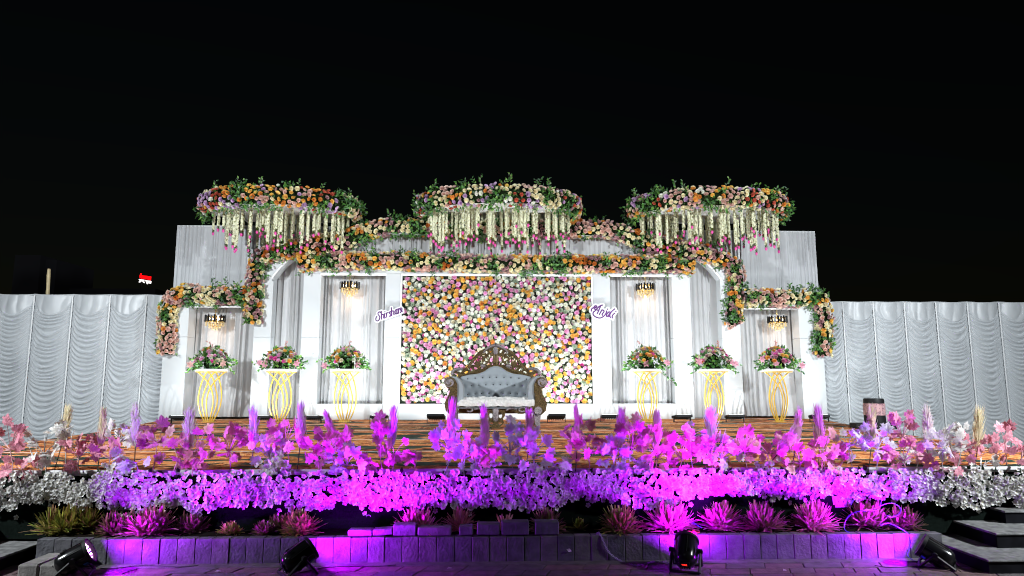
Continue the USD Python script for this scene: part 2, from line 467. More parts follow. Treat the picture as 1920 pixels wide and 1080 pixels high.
# stairs at both ends
def stairs(name, label, side):
    t = thing(name, label, 'stairs', (3.9 * side, 5.2, 0))
    zt = [.12, .24, .35, .46, .57]
    yfr = [5.36, 5.72, 6.09, 6.24, 6.30]
    xin = [on(1852, 1050, .12)[0], on(1867, 1000, .24)[0], on(1883, 958, .35)[0], on(1900, 915, .46)[0]] if side > 0 else [-on(35, 1033, .12)[0], -on(28, 978, .24)[0], -on(-30, 945, .35)[0], -on(-60, 915, .46)[0]]
    for i in range(4):
        yb = YF - .02
        xi, xo = xin[i], 6.4
        x0, x1 = (xi, xo) if side > 0 else (-xo, -xi)
        zb = 0 if i == 0 else zt[i - 1]
        part(t, 'riser_block', bx(x0 + .012, x1 - .012, yfr[i] + .012, yb, zb, zt[i] - .018), 'stair_riser')
        part(t, 'tread', bx(x0, x1, yfr[i], yb + .004, zt[i] - .0175, zt[i], .004), 'stair_tread')
stairs('stone_stairs', 'black stone stairs with grey treads right of the planter', 1)
stairs('stone_stairs', 'black stone stairs with grey treads left of the planter', -1)
# two concrete kerb blocks by the left lamp
for (a, b, lab) in ((32, 72, 'brown grey concrete kerb block beside the left stairs'), (73, 112, 'worn concrete kerb block right behind the leftmost stage lamp')):
    p, q = on(a, 1059, .115), on(b, 1059, .115)
    single('kerb_block', bx(p[0] + .004, q[0] - .004, p[1], YW - .02, 0, .115, .012), 'concrete_block', lab, 'kerb block')

# ------------------------------------------------------------------ backdrop
TH = .26
zS = S + .006


def board(parent, name, x0, x1, z0, z1, y0=None, d=TH, m='white_board', c=.004):
    y0 = YB if y0 is None else y0
    part(parent, name, bx(min(x0, x1), max(x0, x1), y0, y0 + d, z0, z1, c), m)


# upper outline (pixels) of the wavy top, left to right
WAVE = [(470, 508), (500, 485), (545, 474), (605, 466), (650, 458), (685, 445), (722, 438), (790, 437), (925, 437), (1060, 439), (1125, 441), (1165, 449), (1195, 460), (1240, 469), (1300, 478), (1345, 488), (1388, 512)]
wv = spline([[X(a, b), Z(b, a)] for a, b in WAVE], 120)
bd = thing('stage_backdrop', 'white panelled wedding backdrop with wavy top and arched sides', 'backdrop', (X(925), YB, S))
zseam = Z(633)
zhead0, zhead1 = Z(514), Z(481)


def jamb(x0, x1, ztop, y0=None, d=TH):
    board(bd, 'lower_board', x0, x1, zS, zseam - .002, y0, d)
    board(bd, 'upper_board', x0, x1, zseam + .002, ztop, y0, d)


xp = dict(p2=(X(467), X(499)), j1=(X(558), X(592)), p3=(X(716), X(748)), p4=(X(1113), X(1149)), j2=(X(1268), X(1303)), p5=(X(1362), X(1396)))
for k in ('j1', 'p3', 'p4', 'j2'):
    jamb(*xp[k], zhead0)
board(bd, 'header_board', xp['j1'][0], xp['j2'][1], zhead0 + .003, zhead1)
for a, b in ((xp['j1'][1], xp['p3'][0]), (xp['p4'][1], xp['j2'][0])):
    board(bd, 'sill_board', a + .002, b - .002, zS, Z(757))
board(bd, 'sill_board', xp['p3'][1] + .002, xp['p4'][0] - .002, zS, Z(757), YB - .06, TH)
# thin proud trims around the openings
for a, b in ((xp['j1'][1], xp['p3'][0]), (xp['p3'][1], xp['p4'][0]), (xp['p4'][1], xp['j2'][0])):
    board(bd, 'opening_trim', a - .02, b + .02, zhead0 - .045, zhead0 + .002, YB - .022, .05, 'white_trim')
for a in (xp['p3'][1] - .012, xp['p4'][0] + .012):
    board(bd, 'opening_trim', a - .018, a + .018, Z(757), zhead0 - .048, YB - .022, .05, 'white_trim')
# arched sides: one shaped board each, with post
for side in (-1, 1):
    if side < 0:
        xo, xi, xj = xp['p2'][0], xp['p2'][1] + .01, xp['j1'][0] - .002
    else:
        xo, xi, xj = xp['p5'][1], xp['p5'][0] - .01, xp['j2'][1] + .002
    zsp = Z(522)
    zc = Z(479)
    arc = [(xi, zS - 1), (xi, zsp)]
    for t in np.linspace(0, 1, 14)[1:]:
        arc.append((xi + (xj - xi) * t, zsp + (zc - zsp) * (1 - (1 - t) ** 1.9)))
    arc.append((xj, zS - 1))
    lim = sorted((xo, xj + .35 * -side * -1 if False else xj))
    top = [(a, b) for a, b in wv if lim[0] - .001 <= a <= lim[1] + .001]
    zedge = wv[np.argmin(abs(wv[:, 0] - xo)), 1]
    zj = wv[np.argmin(abs(wv[:, 0] - xj)), 1]
    pts = [(lim[0], zS)] + [(lim[0], zedge if side < 0 else zj)] + top + [(lim[1], zj if side < 0 else zedge), (lim[1], zS)]
    poly = Polygon(pts).buffer(0).difference(Polygon(arc).buffer(0))
    part(bd, 'lower_board', extrude(poly.intersection(sbox(-20, zS, 20, zseam - .002)), YB, TH), 'white_board')
    part(bd, 'arched_board', extrude(poly.intersection(sbox(-20, zseam + .002, 20, 20)), YB, TH), 'white_board')
    rim = Polygon(arc).buffer(.035).difference(Polygon(arc).buffer(.003)).intersection(sbox(-20, zsp - .02, 20, 20)).intersection(poly.buffer(.004))
    part(bd, 'arch_trim', extrude(rim, YB - .02, TH + .012), 'white_trim')
# wavy band over the middle
seg = wv[(wv[:, 0] > xp['j1'][0]) & (wv[:, 0] < xp['j2'][1])]
band = LineString(seg).buffer(.052, cap_style=2)
part(bd, 'wavy_band', extrude(band, YB - .004, TH + .02), 'white_trim')
for xx in np.linspace(xp['j1'][0] + .1, xp['j2'][1] - .1, 8):   # studs that carry the band
    zz = seg[np.argmin(abs(seg[:, 0] - xx)), 1]
    part(bd, 'stud', bx(xx - .02, xx + .02, YB + .2, YB + .24, zhead1 + .002, zz - .06), 'white_trim')

wings = {}
for side, lab in ((-1, 'low white niche frame at the left end of the backdrop'), (1, 'low white niche frame at the right end of the backdrop')):
    if side < 0:
        o, i, e = X(297), X(342), xp['p2'][0] - .006
    else:
        o, i, e = X(1552), X(1508), xp['p5'][1] + .006
    w = thing('niche_frame', lab, 'frame', ((o + e) / 2, YB, S))
    zo, zt_ = Z(574, 400), Z(546, 400)
    board(w, 'lower_board', o, i, zS, zseam - .002, YB - .02, TH + .1)
    board(w, 'upper_board', o, i, zseam + .002, zo - .002, YB - .02, TH + .1)
    board(w, 'header_board', o, e, zo, zt_, YB - .02, TH + .1)
    board(w, 'header_trim', i + .02 * side * -1, e, zo - .03, zo - .002, YB - .03, .06, 'white_trim')
    wings[side] = (o, i, e, zo, zt_)


# ------------------------------------------------------------------ drapes
def drape_sheet(x0, x1, z0, z1, y, seed, pitch=.13, amp=.042, flare=0.0, nx=None, nz=26, topf=None, calm=()):
    nx = nx or int((x1 - x0) / .010) + 2
    r = np.random.default_rng(seed)
    xs = np.linspace(x0, x1, nx)
    u = np.zeros(nx)
    k = (xs - x0) / pitch
    warp = k + 1.1 * meshkit.noise(np.stack([k * .6, k * 0 + seed, k * 0], 1)) * 2
    sharp = np.abs(np.sin(math.pi * warp))
    fine = .3 * np.sin(2 * math.pi * (warp * 1.7 + seed)) * meshkit.noise(np.stack([k * .5, k * 0 + seed + 9, k * 0], 1))
    env = .35 + .95 * meshkit.noise(np.stack([k * .45, k * 0 + seed + 4, k * 0], 1))
    prof = (1 - sharp ** .75) * env + fine * .5
    P = np.zeros((nz, nx, 3))
    for j, t in enumerate(np.linspace(0, 1, nz)):
        zt = z1 if topf is None else topf(xs)
        zz = z0 + (zt - z0) * t + xs * 0
        sway = .025 * meshkit.noise(np.stack([xs * 2.2, zz * 1.1, xs * 0 + seed], 1)) + flare * (1 - t) ** 3 * .2 * meshkit.noise(np.stack([xs * 6, zz * 2, xs * 0 + seed], 1))
        shift = .03 * (meshkit.noise(np.stack([xs * 1.5, zz * .8, xs * 0 + seed + 3], 1)) - .5)
        P[j] = np.stack([xs + shift * (1 - abs(2 * t - 1)), y - amp * 2 * prof * (.75 + .35 * (1 - t)) - sway, zz], 1)
    return grid(P)


def curtain(name, label, x0, x1, z0, z1, y, seed, m='drape_cloth', **k):
    return single(name, drape_sheet(x0, x1, z0, z1, y, seed, **k), m, label, 'drape', smooth=True)


YD = YB + TH + .10
for side in (-1, 1):
    o, i, e, zo, zt_ = wings[side]
    a, b = sorted((o + .05 * -side, e))
    w = 'left' if side < 0 else 'right'
    curtain('hanging_drape', f'pale grey drape inside the {w} end niche behind its chandelier', a, b, S + .05, zo + .08, YD + .12, 11 + side, flare=1.0)
    a, b = (xp['p2'][1] - .1, xp['j1'][0] + .08) if side < 0 else (xp['j2'][1] - .08, xp['p5'][0] + .1)
    curtain('hanging_drape', f'dark grey shaded drape behind the {w} side arch', a, b, S + .02, Z(474), YD, 21 + side, pitch=.12)
    a, b = (xp['j1'][1] - .06, xp['p3'][0] + .06) if side < 0 else (xp['p4'][1] - .06, xp['j2'][0] + .06)
    curtain('hanging_drape', f'pale grey drape in the tall window {w} of the flower wall', a, b, Z(760), zhead0 + .03, YD, 31 + side)
for x0, x1, lab, sd, py in ((333, 640, 'tall grey drape standing behind the left niche and left canopy', 41, 424), (1212, 1527, 'tall grey drape standing behind the right niche and right canopy', 43, 433)):
    Yt = YB + .95
    xa, xb = at(x0, 430, Yt)[0], at(x1, 430, Yt)[0]
    t = thing('tall_drape', lab, 'drape', ((xa + xb) / 2, Yt, 0))
    zt_ = at((x0 + x1) / 2, py, Yt)[2]
    part(t, 'cloth', drape_sheet(xa, xb, .3, zt_, Yt, sd, pitch=.095, amp=.020, nz=40), 'tall_drape_cloth', smooth=True)
    part(t, 'top_pipe', tube([(xa, Yt, zt_ - .01), (xb, Yt, zt_ - .01)], .022, 8), 'white_trim')
    for q in (xa + .03, xb - .03):
        part(t, 'upright_pipe', tube([(q, Yt + .06, 0), (q, Yt + .06, zt_)], .022, 8), 'black_metal')
fx = np.array(seg)
curtain('hanging_drape', 'pleated grey drape strip under the wavy band above the flower header', xp['j1'][0] - .05, xp['j2'][1] + .05, zhead1 - .2, 0, YB + .16, 51, pitch=.14, amp=.03, nz=10,
        topf=lambda xs: np.interp(xs, fx[:, 0], fx[:, 1]))


# ruched side curtains: swagged panels between gathered seams
def ruched(name, label, seams_px, ytop_px, mirror, seed):
    Yc = YB + .30
    xs_ = [at(p, ytop_px, Yc)[0] for p in seams_px]
    t = thing(name, label, 'curtain', ((xs_[0] + xs_[-1]) / 2, Yc, 0))
    ztop = at(np.mean(seams_px), ytop_px, Yc)[2]
    zbot = .06
    for n, (xa, xb) in enumerate(zip(xs_[:-1], xs_[1:])):
        nx, nz = 44, 330
        u = np.linspace(0, 1, nx)[None, :]; z = np.linspace(zbot, ztop, nz)[:, None]
        xx = xa + (xb - xa) * u
        q = np.stack(np.broadcast_arrays(xx * 2.2, z * 1.6, z * 0 + seed + n * 7), -1)
        nz1 = meshkit.noise(q); nz2 = meshkit.noise(q * [3.1, 3.4, 1] + 11)
        sag = (.34 + .06 * math.sin(n * 2.3 + seed) + .16 * (meshkit.noise(np.stack(np.broadcast_arrays(z * 0 + n * 5.1, z * 3.0, z * 0 + seed + 2), -1)) - .5)) * (1 - (2 * u - 1) ** 2) ** .72
        hgt = z + sag + .05 * (nz1 - .5) + .02 * (nz2 - .5)
        ph = (hgt / (.098)) + 1.7 * meshkit.noise(np.stack(np.broadcast_arrays(u * 0 + n * 3.7, z * 2.1, z * 0 + seed), -1))
        fr = ph - np.floor(ph)
        ridge = np.where(fr < .80, fr / .80, (1 - fr) / .20) ** 2.0
        amp = (.020 + .075 * (1 - (2 * u - 1) ** 2)) * (.55 + .8 * nz1)
        fine = .008 * np.sin(2 * math.pi * (ph * 2.7)) * nz2
        # smooth fan of vertical folds along the top, below the rail
        top = np.clip((z - (ztop - .17 - .30 * (1 - (2 * u - 1) ** 2))) / .05, 0, 1)
        fan = .022 * np.abs(np.sin(math.pi * (u * 3 + 1.3 * nz1 + .5 * (ztop - z)))) * (.4 + nz2) + .03 * (1 - (2 * u - 1) ** 2)
        d = (amp * ridge + fine) * (1 - top) + fan * top
        bill = .05 * (1 - (2 * u - 1) ** 2)
        yy = Yc - d - bill
        z = z - .022 * np.sin(math.pi * u) * np.clip((z - ztop + .5) / .5, 0, 1)
        part(t, 'swag_panel', grid(np.stack(np.broadcast_arrays(xx, yy, z), -1)), 'satin', smooth=True)
    for xa in xs_[1:-1]:
        zz = np.arange(zbot, ztop, .03)
        part(t, 'gathered_seam', tube(np.stack([xa + .003 * np.sin(zz * 40), np.full(len(zz), Yc - .034) - .006 * (np.arange(len(zz)) % 2), zz], 1), .016, 6), 'white_cloth', smooth=True)
    hem = [(xa + (xb - xa) * q, Yc - .01 - .05 * math.sin(math.pi * q), ztop - .022 * math.sin(math.pi * q)) for xa, xb in zip(xs_[:-1], xs_[1:]) for q in np.linspace(0, 1, 9)[:-1]]
    part(t, 'top_hem', tube(hem, .022, 6), 'satin', smooth=True)
    return t


ruched('ruched_curtain', 'silver grey ruched curtain stretching from the left end of the backdrop', [-145, -74, -4, 67, 139, 209, 277, 345], 553, 1, 3)
ruched('ruched_curtain', 'silver grey ruched curtain stretching from the right end of the backdrop', [1522, 1578, 1635, 1693, 1752, 1811, 1870, 1930, 1990, 2050], 567, 1, 8)

# ------------------------------------------------------------------ flowers
def rose_geo(n=5, seed=0):
    """Unit rose facing +z: (V, F, tone) with tone 0 in the heart and 1 on the petal rims."""
    r = np.random.default_rng(seed)
    V, Fs, T = [], [], []
    for ri, zi, r0, z0, lift in ((1.0, .10, .45, -.35, .12), (.74, .34, .36, -.15, .1), (.47, .46, .22, .0, .06)):
        b = len(V); a0 = r.uniform(0, 6.28); m = n * 2
        for k in range(m):
            a = a0 + k * 2 * math.pi / m
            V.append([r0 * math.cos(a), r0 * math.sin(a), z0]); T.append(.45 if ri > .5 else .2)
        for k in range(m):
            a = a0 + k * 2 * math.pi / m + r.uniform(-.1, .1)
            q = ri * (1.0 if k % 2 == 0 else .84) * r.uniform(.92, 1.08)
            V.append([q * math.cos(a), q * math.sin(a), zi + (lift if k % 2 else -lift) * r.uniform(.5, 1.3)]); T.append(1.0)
        for k in range(m):
            j = (k + 1) % m
            Fs += [[b + k, b + j, b + m + j], [b + k, b + m + j, b + m + k]]
    b = len(V)
    V.append([0, 0, .12]); T.append(.0)
    for k in range(n * 2):
        a = k * math.pi / n
        V.append([.60 * math.cos(a), .60 * math.sin(a), .02]); T.append(.25)
    for k in range(n * 2):
        Fs.append([b, b + 1 + k, b + 1 + (k + 1) % (n * 2)])
    b = len(V)
    for k in range(5):
        a = k * 2 * math.pi / 5
        V.append([.2 * math.cos(a), .2 * math.sin(a), .42 + .06 * (k % 2)]); T.append(.55)
    V.append([0, 0, .30]); T.append(0.0)
    for k in range(5):
        Fs.append([b + k, b + (k + 1) % 5, b + 5])
    return np.array(V), np.array(Fs), np.array(T)


ROSES = [rose_geo(6, s) for s in range(6)]
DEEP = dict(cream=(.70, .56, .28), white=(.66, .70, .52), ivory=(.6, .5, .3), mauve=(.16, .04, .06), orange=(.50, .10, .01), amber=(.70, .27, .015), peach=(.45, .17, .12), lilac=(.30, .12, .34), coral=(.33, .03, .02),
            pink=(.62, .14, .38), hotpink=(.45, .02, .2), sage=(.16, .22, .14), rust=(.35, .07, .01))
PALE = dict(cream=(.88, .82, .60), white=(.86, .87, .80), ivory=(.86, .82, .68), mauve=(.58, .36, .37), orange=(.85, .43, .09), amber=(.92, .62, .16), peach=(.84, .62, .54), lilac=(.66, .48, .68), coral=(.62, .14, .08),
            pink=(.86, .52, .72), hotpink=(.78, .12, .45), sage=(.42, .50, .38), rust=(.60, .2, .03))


def rose(pos, n, rad, kind, spin=None):
    v, f, t = ROSES[rng.integers(6)]
    B = basis(n, spin=rng.uniform(0, 6.28) if spin is None else spin)
    j = rng.uniform(.85, 1.12)
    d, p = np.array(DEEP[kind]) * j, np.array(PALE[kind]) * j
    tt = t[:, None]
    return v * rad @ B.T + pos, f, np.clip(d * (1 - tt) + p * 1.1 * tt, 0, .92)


def leaf_geo(pos, n, up, L, W, col, fold=.25):
    """A folded pointed leaf from pos along up, facing n."""
    up = up / np.linalg.norm(up); n = n - up * (n @ up); n = n / max(np.linalg.norm(n), 1e-6)
    s = np.cross(up, n)
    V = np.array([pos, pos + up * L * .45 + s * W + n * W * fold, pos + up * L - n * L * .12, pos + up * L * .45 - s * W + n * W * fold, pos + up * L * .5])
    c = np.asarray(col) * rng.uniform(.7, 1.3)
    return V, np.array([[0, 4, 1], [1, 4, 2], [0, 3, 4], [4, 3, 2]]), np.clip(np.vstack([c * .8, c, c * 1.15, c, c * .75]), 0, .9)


GREEN = np.array([[.06, .19, .03], [.09, .27, .05], [.04, .12, .03], [.16, .33, .06], [.08, .16, .085]])


def unit(v):
    v = np.asarray(v, float); return v / max(np.linalg.norm(v), 1e-9)


def darts(cand, gap):
    cell, ok, out = gap / 1.4142, {}, []
    for c in cand:
        i, j = int(c[0] // cell), int(c[1] // cell)
        if any((i + a, j + b) in ok and np.hypot(*(ok[i + a, j + b] - c)) < gap for a in range(-2, 3) for b in range(-2, 3)):
            continue
        ok[i, j] = c; out.append(c)
    return np.array(out)


def garland(t, path, fronts, rad, palette, spread=(-1.75, 1.75), rose_r=.056, gap=.076, leaf_per_m=70, squash=.8, cluster=.115, green=.2, twig=.6, max_parts=300, leaf=.085, flare=None, up_twigs=True):
    """Roses in clusters of one colour and leaf tufts around a line. fronts: the outward direction at each point."""
    path = np.asarray(path, float); fronts = np.asarray(fronts, float)
    d = np.r_[0, np.cumsum(np.linalg.norm(np.diff(path, axis=0), axis=1))]
    L = d[-1]
    names = list(palette)
    w = np.array([palette[k] for k in names], float); w /= w.sum()
    arc = rad * (spread[1] - spread[0])
    ns = max(8, int(L * arc / cluster ** 2 * .55))
    seeds = np.stack([rng.uniform(0, L, ns), rng.uniform(spread[0], spread[1], ns) * rad], 1)
    skind = [('green' if rng.random() < green else names[rng.choice(len(names), p=w)]) for _ in range(ns)]

    def frame(s, phi):
        p = np.array([np.interp(s, d, path[:, k]) for k in range(3)]); f = unit([np.interp(s, d, fronts[:, k]) for k in range(3)])
        i = min(np.searchsorted(d, s), len(d) - 1); i = max(i, 1)
        tg = unit(path[i] - path[i - 1]); sd = unit(np.cross(tg, f)); f = unit(np.cross(sd, tg))
        n = unit(math.cos(phi) * f + math.sin(phi) * sd)
        rr = rad * (flare(s / L) if flare else 1)
        return p + rr * (squash * math.cos(phi) * f + math.sin(phi) * sd), n, tg, sd

    pts = []
    cand = np.stack([rng.uniform(0, L, 14000), rng.uniform(spread[0], spread[1], 14000) * rad], 1)
    keep = darts(cand, gap)
    roses, leaves = [], []
    for s, q in keep:
        k = skind[np.argmin(np.hypot(*(seeds - [s, q]).T))]
        pos, n, tg, sd = frame(s, q / rad)
        if k == 'green':
            for _ in range(9):
                dd = unit(n * .7 + rng.normal(0, .75, 3))
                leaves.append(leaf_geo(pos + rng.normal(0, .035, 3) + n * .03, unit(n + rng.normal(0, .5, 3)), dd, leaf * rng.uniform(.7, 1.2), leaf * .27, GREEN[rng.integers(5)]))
            continue
        if rng.random() < .22:
            k = names[rng.choice(len(names), p=w)]
        R = rose_r * rng.uniform(.82, 1.18) * (.9 if k in ('mauve', 'coral') else 1)
        roses.append((R, rose(pos + n * rng.uniform(-.01, .035), unit(n + rng.normal(0, .36, 3)), R, k)))
    for _ in range(int(L * leaf_per_m)):
        s, phi = rng.uniform(0, L), rng.uniform(spread[0] - .35, spread[1] + .35)
        pos, n, tg, sd = frame(s, phi)
        edge_ = abs(phi) > max(abs(spread[0]), abs(spread[1])) - .4
        dd = unit(n * (.55 if edge_ else .25) + rng.normal(0, .6, 3) + (np.array([0, 0, -.25]) if edge_ else 0))
        leaves.append(leaf_geo(pos - n * (.0 if edge_ else .025), unit(n + rng.normal(0, .4, 3)), dd, leaf * rng.uniform(.7, 1.25), leaf * .26, GREEN[rng.integers(5)]))
    core = []
    for s in np.linspace(0, L, max(24, int(L / .06))):
        core.append([frame(s, ph)[0] * .78 + .22 * np.array([np.interp(s, d, path[:, k]) for k in range(3)]) for ph in np.linspace(spread[0] - .5, spread[1] + .5, 11)])
    part(t, 'moss_core', grid(np.array(core)), 'moss', smooth=True)
    # trailing sprigs
    for _ in range(int(L * 5 * twig)):
        s = rng.uniform(0, L); up_ = rng.random() < .5 and up_twigs
        pos, n, tg, sd = frame(s, (spread[1] if up_ == (frame(s, spread[1])[0][2] > frame(s, spread[0])[0][2]) else spread[0]) * .8)
        dv = unit(np.array([rng.normal(0, .5), -.3 + rng.normal(0, .3), 1.0 if up_ else -1.0]))
        ln = rng.uniform(.1, .24 if up_ else .16)
        for q in np.linspace(.3, 1, int(ln / .03)):
            side = unit(np.cross(dv, [0, -1, 0])) * rng.choice([-1, 1])
            leaves.append(leaf_geo(pos + dv * ln * q, np.array([0, -1, .2]) + rng.normal(0, .3, 3), unit(dv * .7 + side * .8), leaf * .75, leaf * .2, GREEN[rng.integers(5)] * (.8 if up_ else 1.1)))
        leaves.append(cat_([(lambda tb: (tb[0], tb[1], np.tile([.07, .06, .03], (len(tb[0]), 1))))(tube([pos, pos + dv * ln], .003, 3))]))
    roses.sort(key=lambda r: -r[0])
    for _, m in roses[:max_parts]:
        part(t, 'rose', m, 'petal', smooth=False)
    if len(roses) > max_parts:
        part(t, 'small_roses', cat_([m for _, m in roses[max_parts:]]), 'petal', kind='stuff')
    part(t, 'foliage', cat_(leaves), 'leafage', kind='stuff')


def line(pts, n=60):
    P = np.asarray(pts, float)
    d = np.r_[0, np.cumsum(np.linalg.norm(np.diff(P, axis=0), axis=1))]
    s = np.linspace(0, d[-1], n)
    return np.stack([np.interp(s, d, P[:, k]) for k in range(3)], 1)


FRONT = np.array([0, -1.0, 0])
PAL = dict(cream=2.0, mauve=1.5, orange=.55, amber=1.1, peach=1.6, rust=.2)
yg = YB - .03

t = thing('rose_garland', 'straight rose garland along the header above the flower wall and windows', 'garland', (X(930), yg, Z(495)))
p = line([[X(562, 492), yg, Z(492, 562)], [X(700, 489), yg, Z(489, 700)], [X(930, 496), yg, Z(496)], [X(1150, 496), yg, Z(496, 1150)], [X(1300, 496), yg, Z(496, 1300)]], 80)
garland(t, p, np.tile(FRONT + [0, 0, -.15], (80, 1)), .17, PAL, leaf_per_m=60)

t = thing('rose_garland', 'long rose garland following the wavy top and dropping down both arch posts', 'garland', (X(925), YB, Z(450)))
gp = [(477, 606), (476, 560), (478, 520), (487, 488), (520, 474), (552, 466), (600, 460), (650, 450), (690, 434), (740, 425), (800, 428), (930, 430), (1060, 430), (1110, 430), (1160, 436), (1200, 452), (1250, 464), (1300, 472), (1345, 482), (1375, 500), (1381, 540), (1379, 610)]
p = spline([at(a, b, yg - .02) for a, b in gp], 160)
fl = lambda s: 1.0 + .35 * math.exp(-((s - .22) / .05) ** 2) + .35 * math.exp(-((s - .78) / .05) ** 2)
garland(t, p, np.tile(FRONT, (160, 1)), .165, dict(mauve=2.0, cream=1.6, orange=.6, amber=.8, peach=1.6, rust=.35), leaf_per_m=60, flare=fl, spread=(-1.7, 1.7))
for side in (-1, 1):
    w = 'left' if side < 0 else 'right'
    t = thing('rose_garland', f'hooked rose garland hanging over the corner of the {w} niche frame', 'garland', (wings[side][0], yg, Z(560, 400)))
    gp = [(311, 664), (313, 620), (318, 575), (330, 556), (380, 553), (440, 554), (470, 552)] if side < 0 else [(1542, 668), (1544, 620), (1542, 575), (1536, 562), (1500, 559), (1440, 558), (1398, 560)]
    p = spline([at(a, b, yg - .06) for a, b in gp], 90)
    garland(t, p, np.tile(FRONT, (90, 1)), .165, PAL, leaf_per_m=65)

# the flower wall
xa, xb, za, zb = xp['p3'][1] + .004, xp['p4'][0] - .004, Z(757) + .004, zhead0 - .03
fw = thing('flower_wall', 'wall panel packed with pink orange and white roses behind the sofa', 'flower wall', ((xa + xb) / 2, YB, za))
part(fw, 'backing_board', bx(xa, xb, YB + .10, YB + .14, za, zb), 'green_mat')
cand = np.stack([rng.uniform(xa + .04, xb - .04, 30000), rng.uniform(za + .04, zb - .03, 30000)], 1)


rs, back, lv = [], [], []
for x, z in darts(cand, .083):
    k = rng.choice(['pink', 'orange', 'amber', 'white', 'ivory', 'sage'], p=[.21, .03, .22, .34, .17, .03])
    R = .054 * rng.uniform(.82, 1.18)
    rs.append((R, rose(np.array([x, YB + rng.uniform(-.01, .03), z]), unit([rng.normal(0, .3), -1, rng.normal(-.05, .3)]), R, k)))
for x, z in darts(cand[::-1], .10):
    k = rng.choice(['hotpink', 'amber', 'sage', 'white', 'white', 'pink'])
    back.append(rose(np.array([x, YB + .055, z]), unit([rng.normal(0, .4), -1, rng.normal(0, .4)]), .055, k))
for x, z in cand[:2600]:
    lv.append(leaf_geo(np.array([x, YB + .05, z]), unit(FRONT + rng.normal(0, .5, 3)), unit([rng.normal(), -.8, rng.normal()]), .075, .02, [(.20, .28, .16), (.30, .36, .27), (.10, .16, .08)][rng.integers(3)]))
rs.sort(key=lambda r: -r[0])
for _, m in rs[:300]:
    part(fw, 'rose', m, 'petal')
part(fw, 'small_roses', cat_([m for _, m in rs[300:]]), 'petal', kind='stuff')
part(fw, 'deep_roses', cat_(back), 'petal', kind='stuff')
part(fw, 'foliage', cat_(lv), 'leafage', kind='stuff')

# ------------------------------------------------------------------ floral canopies with hanging strings
PALR = dict(cream=1.6, white=.5, orange=.8, amber=.6, coral=.9, lilac=1.3, peach=1.2, mauve=.7)
STR = []


def flower_string(length, label, group, loc):
    t = thing('flower_string', label, 'flower string', loc, group)
    ORIGIN[t] = np.zeros(3)
    ms = []
    z = 0.0
    while z > -length:
        for a in range(5):
            ang = rng.uniform(0, 6.28); r = .024 * rng.uniform(.7, 1.2)
            c = np.array([math.cos(ang) * .017, math.sin(ang) * .017, z - rng.uniform(0, .022)])
            n = unit([math.cos(ang), math.sin(ang), rng.normal(-.3, .4)])
            B = basis(n, spin=rng.uniform(0, 3))
            v = np.array([[r, 0, 0], [.2 * r, .35 * r, .012], [0, r, 0], [-.35 * r, .2 * r, .012], [-r, 0, 0], [0, -r, .004], [0, 0, .016]]) @ B.T + c
            col = np.array([.88, .89, .64]) * rng.uniform(.8, 1.12)
            ms.append((v, np.array([[0, 2, 6], [2, 4, 6], [4, 5, 6], [5, 0, 6], [0, 1, 2], [2, 3, 4]]), np.clip(np.tile(col, (7, 1)), 0, .88)))
        z -= .024
    part(t, 'blossom_strand', cat_(ms), 'petal')
    ms = []
    for q in range(3):
        for a in range(4):
            ang = a * 1.57 + q * .8
            ms.append(leaf_geo(np.array([0, 0, z - q * .022]), np.array([math.cos(ang), math.sin(ang), .4]), unit([math.cos(ang), math.sin(ang), -.9]), .045, .014, (.12, .17, .03)))
    part(t, 'green_calyx', cat_(ms), 'leafage')
    v, f = lathe([(.001, 0), (.018, -.008), (.027, -.03), (.024, -.052), (.010, -.072), (.001, -.078)], 8)
    v = v * [1, 1, 1] + [0, 0, z - .06]
    part(t, 'pink_bud', (v, f, np.tile([.80, .10, .42], (len(v), 1)) * (0.75 + .25 * np.linspace(1, 1.3, len(v))[:, None])), 'petal', smooth=True)
    return t


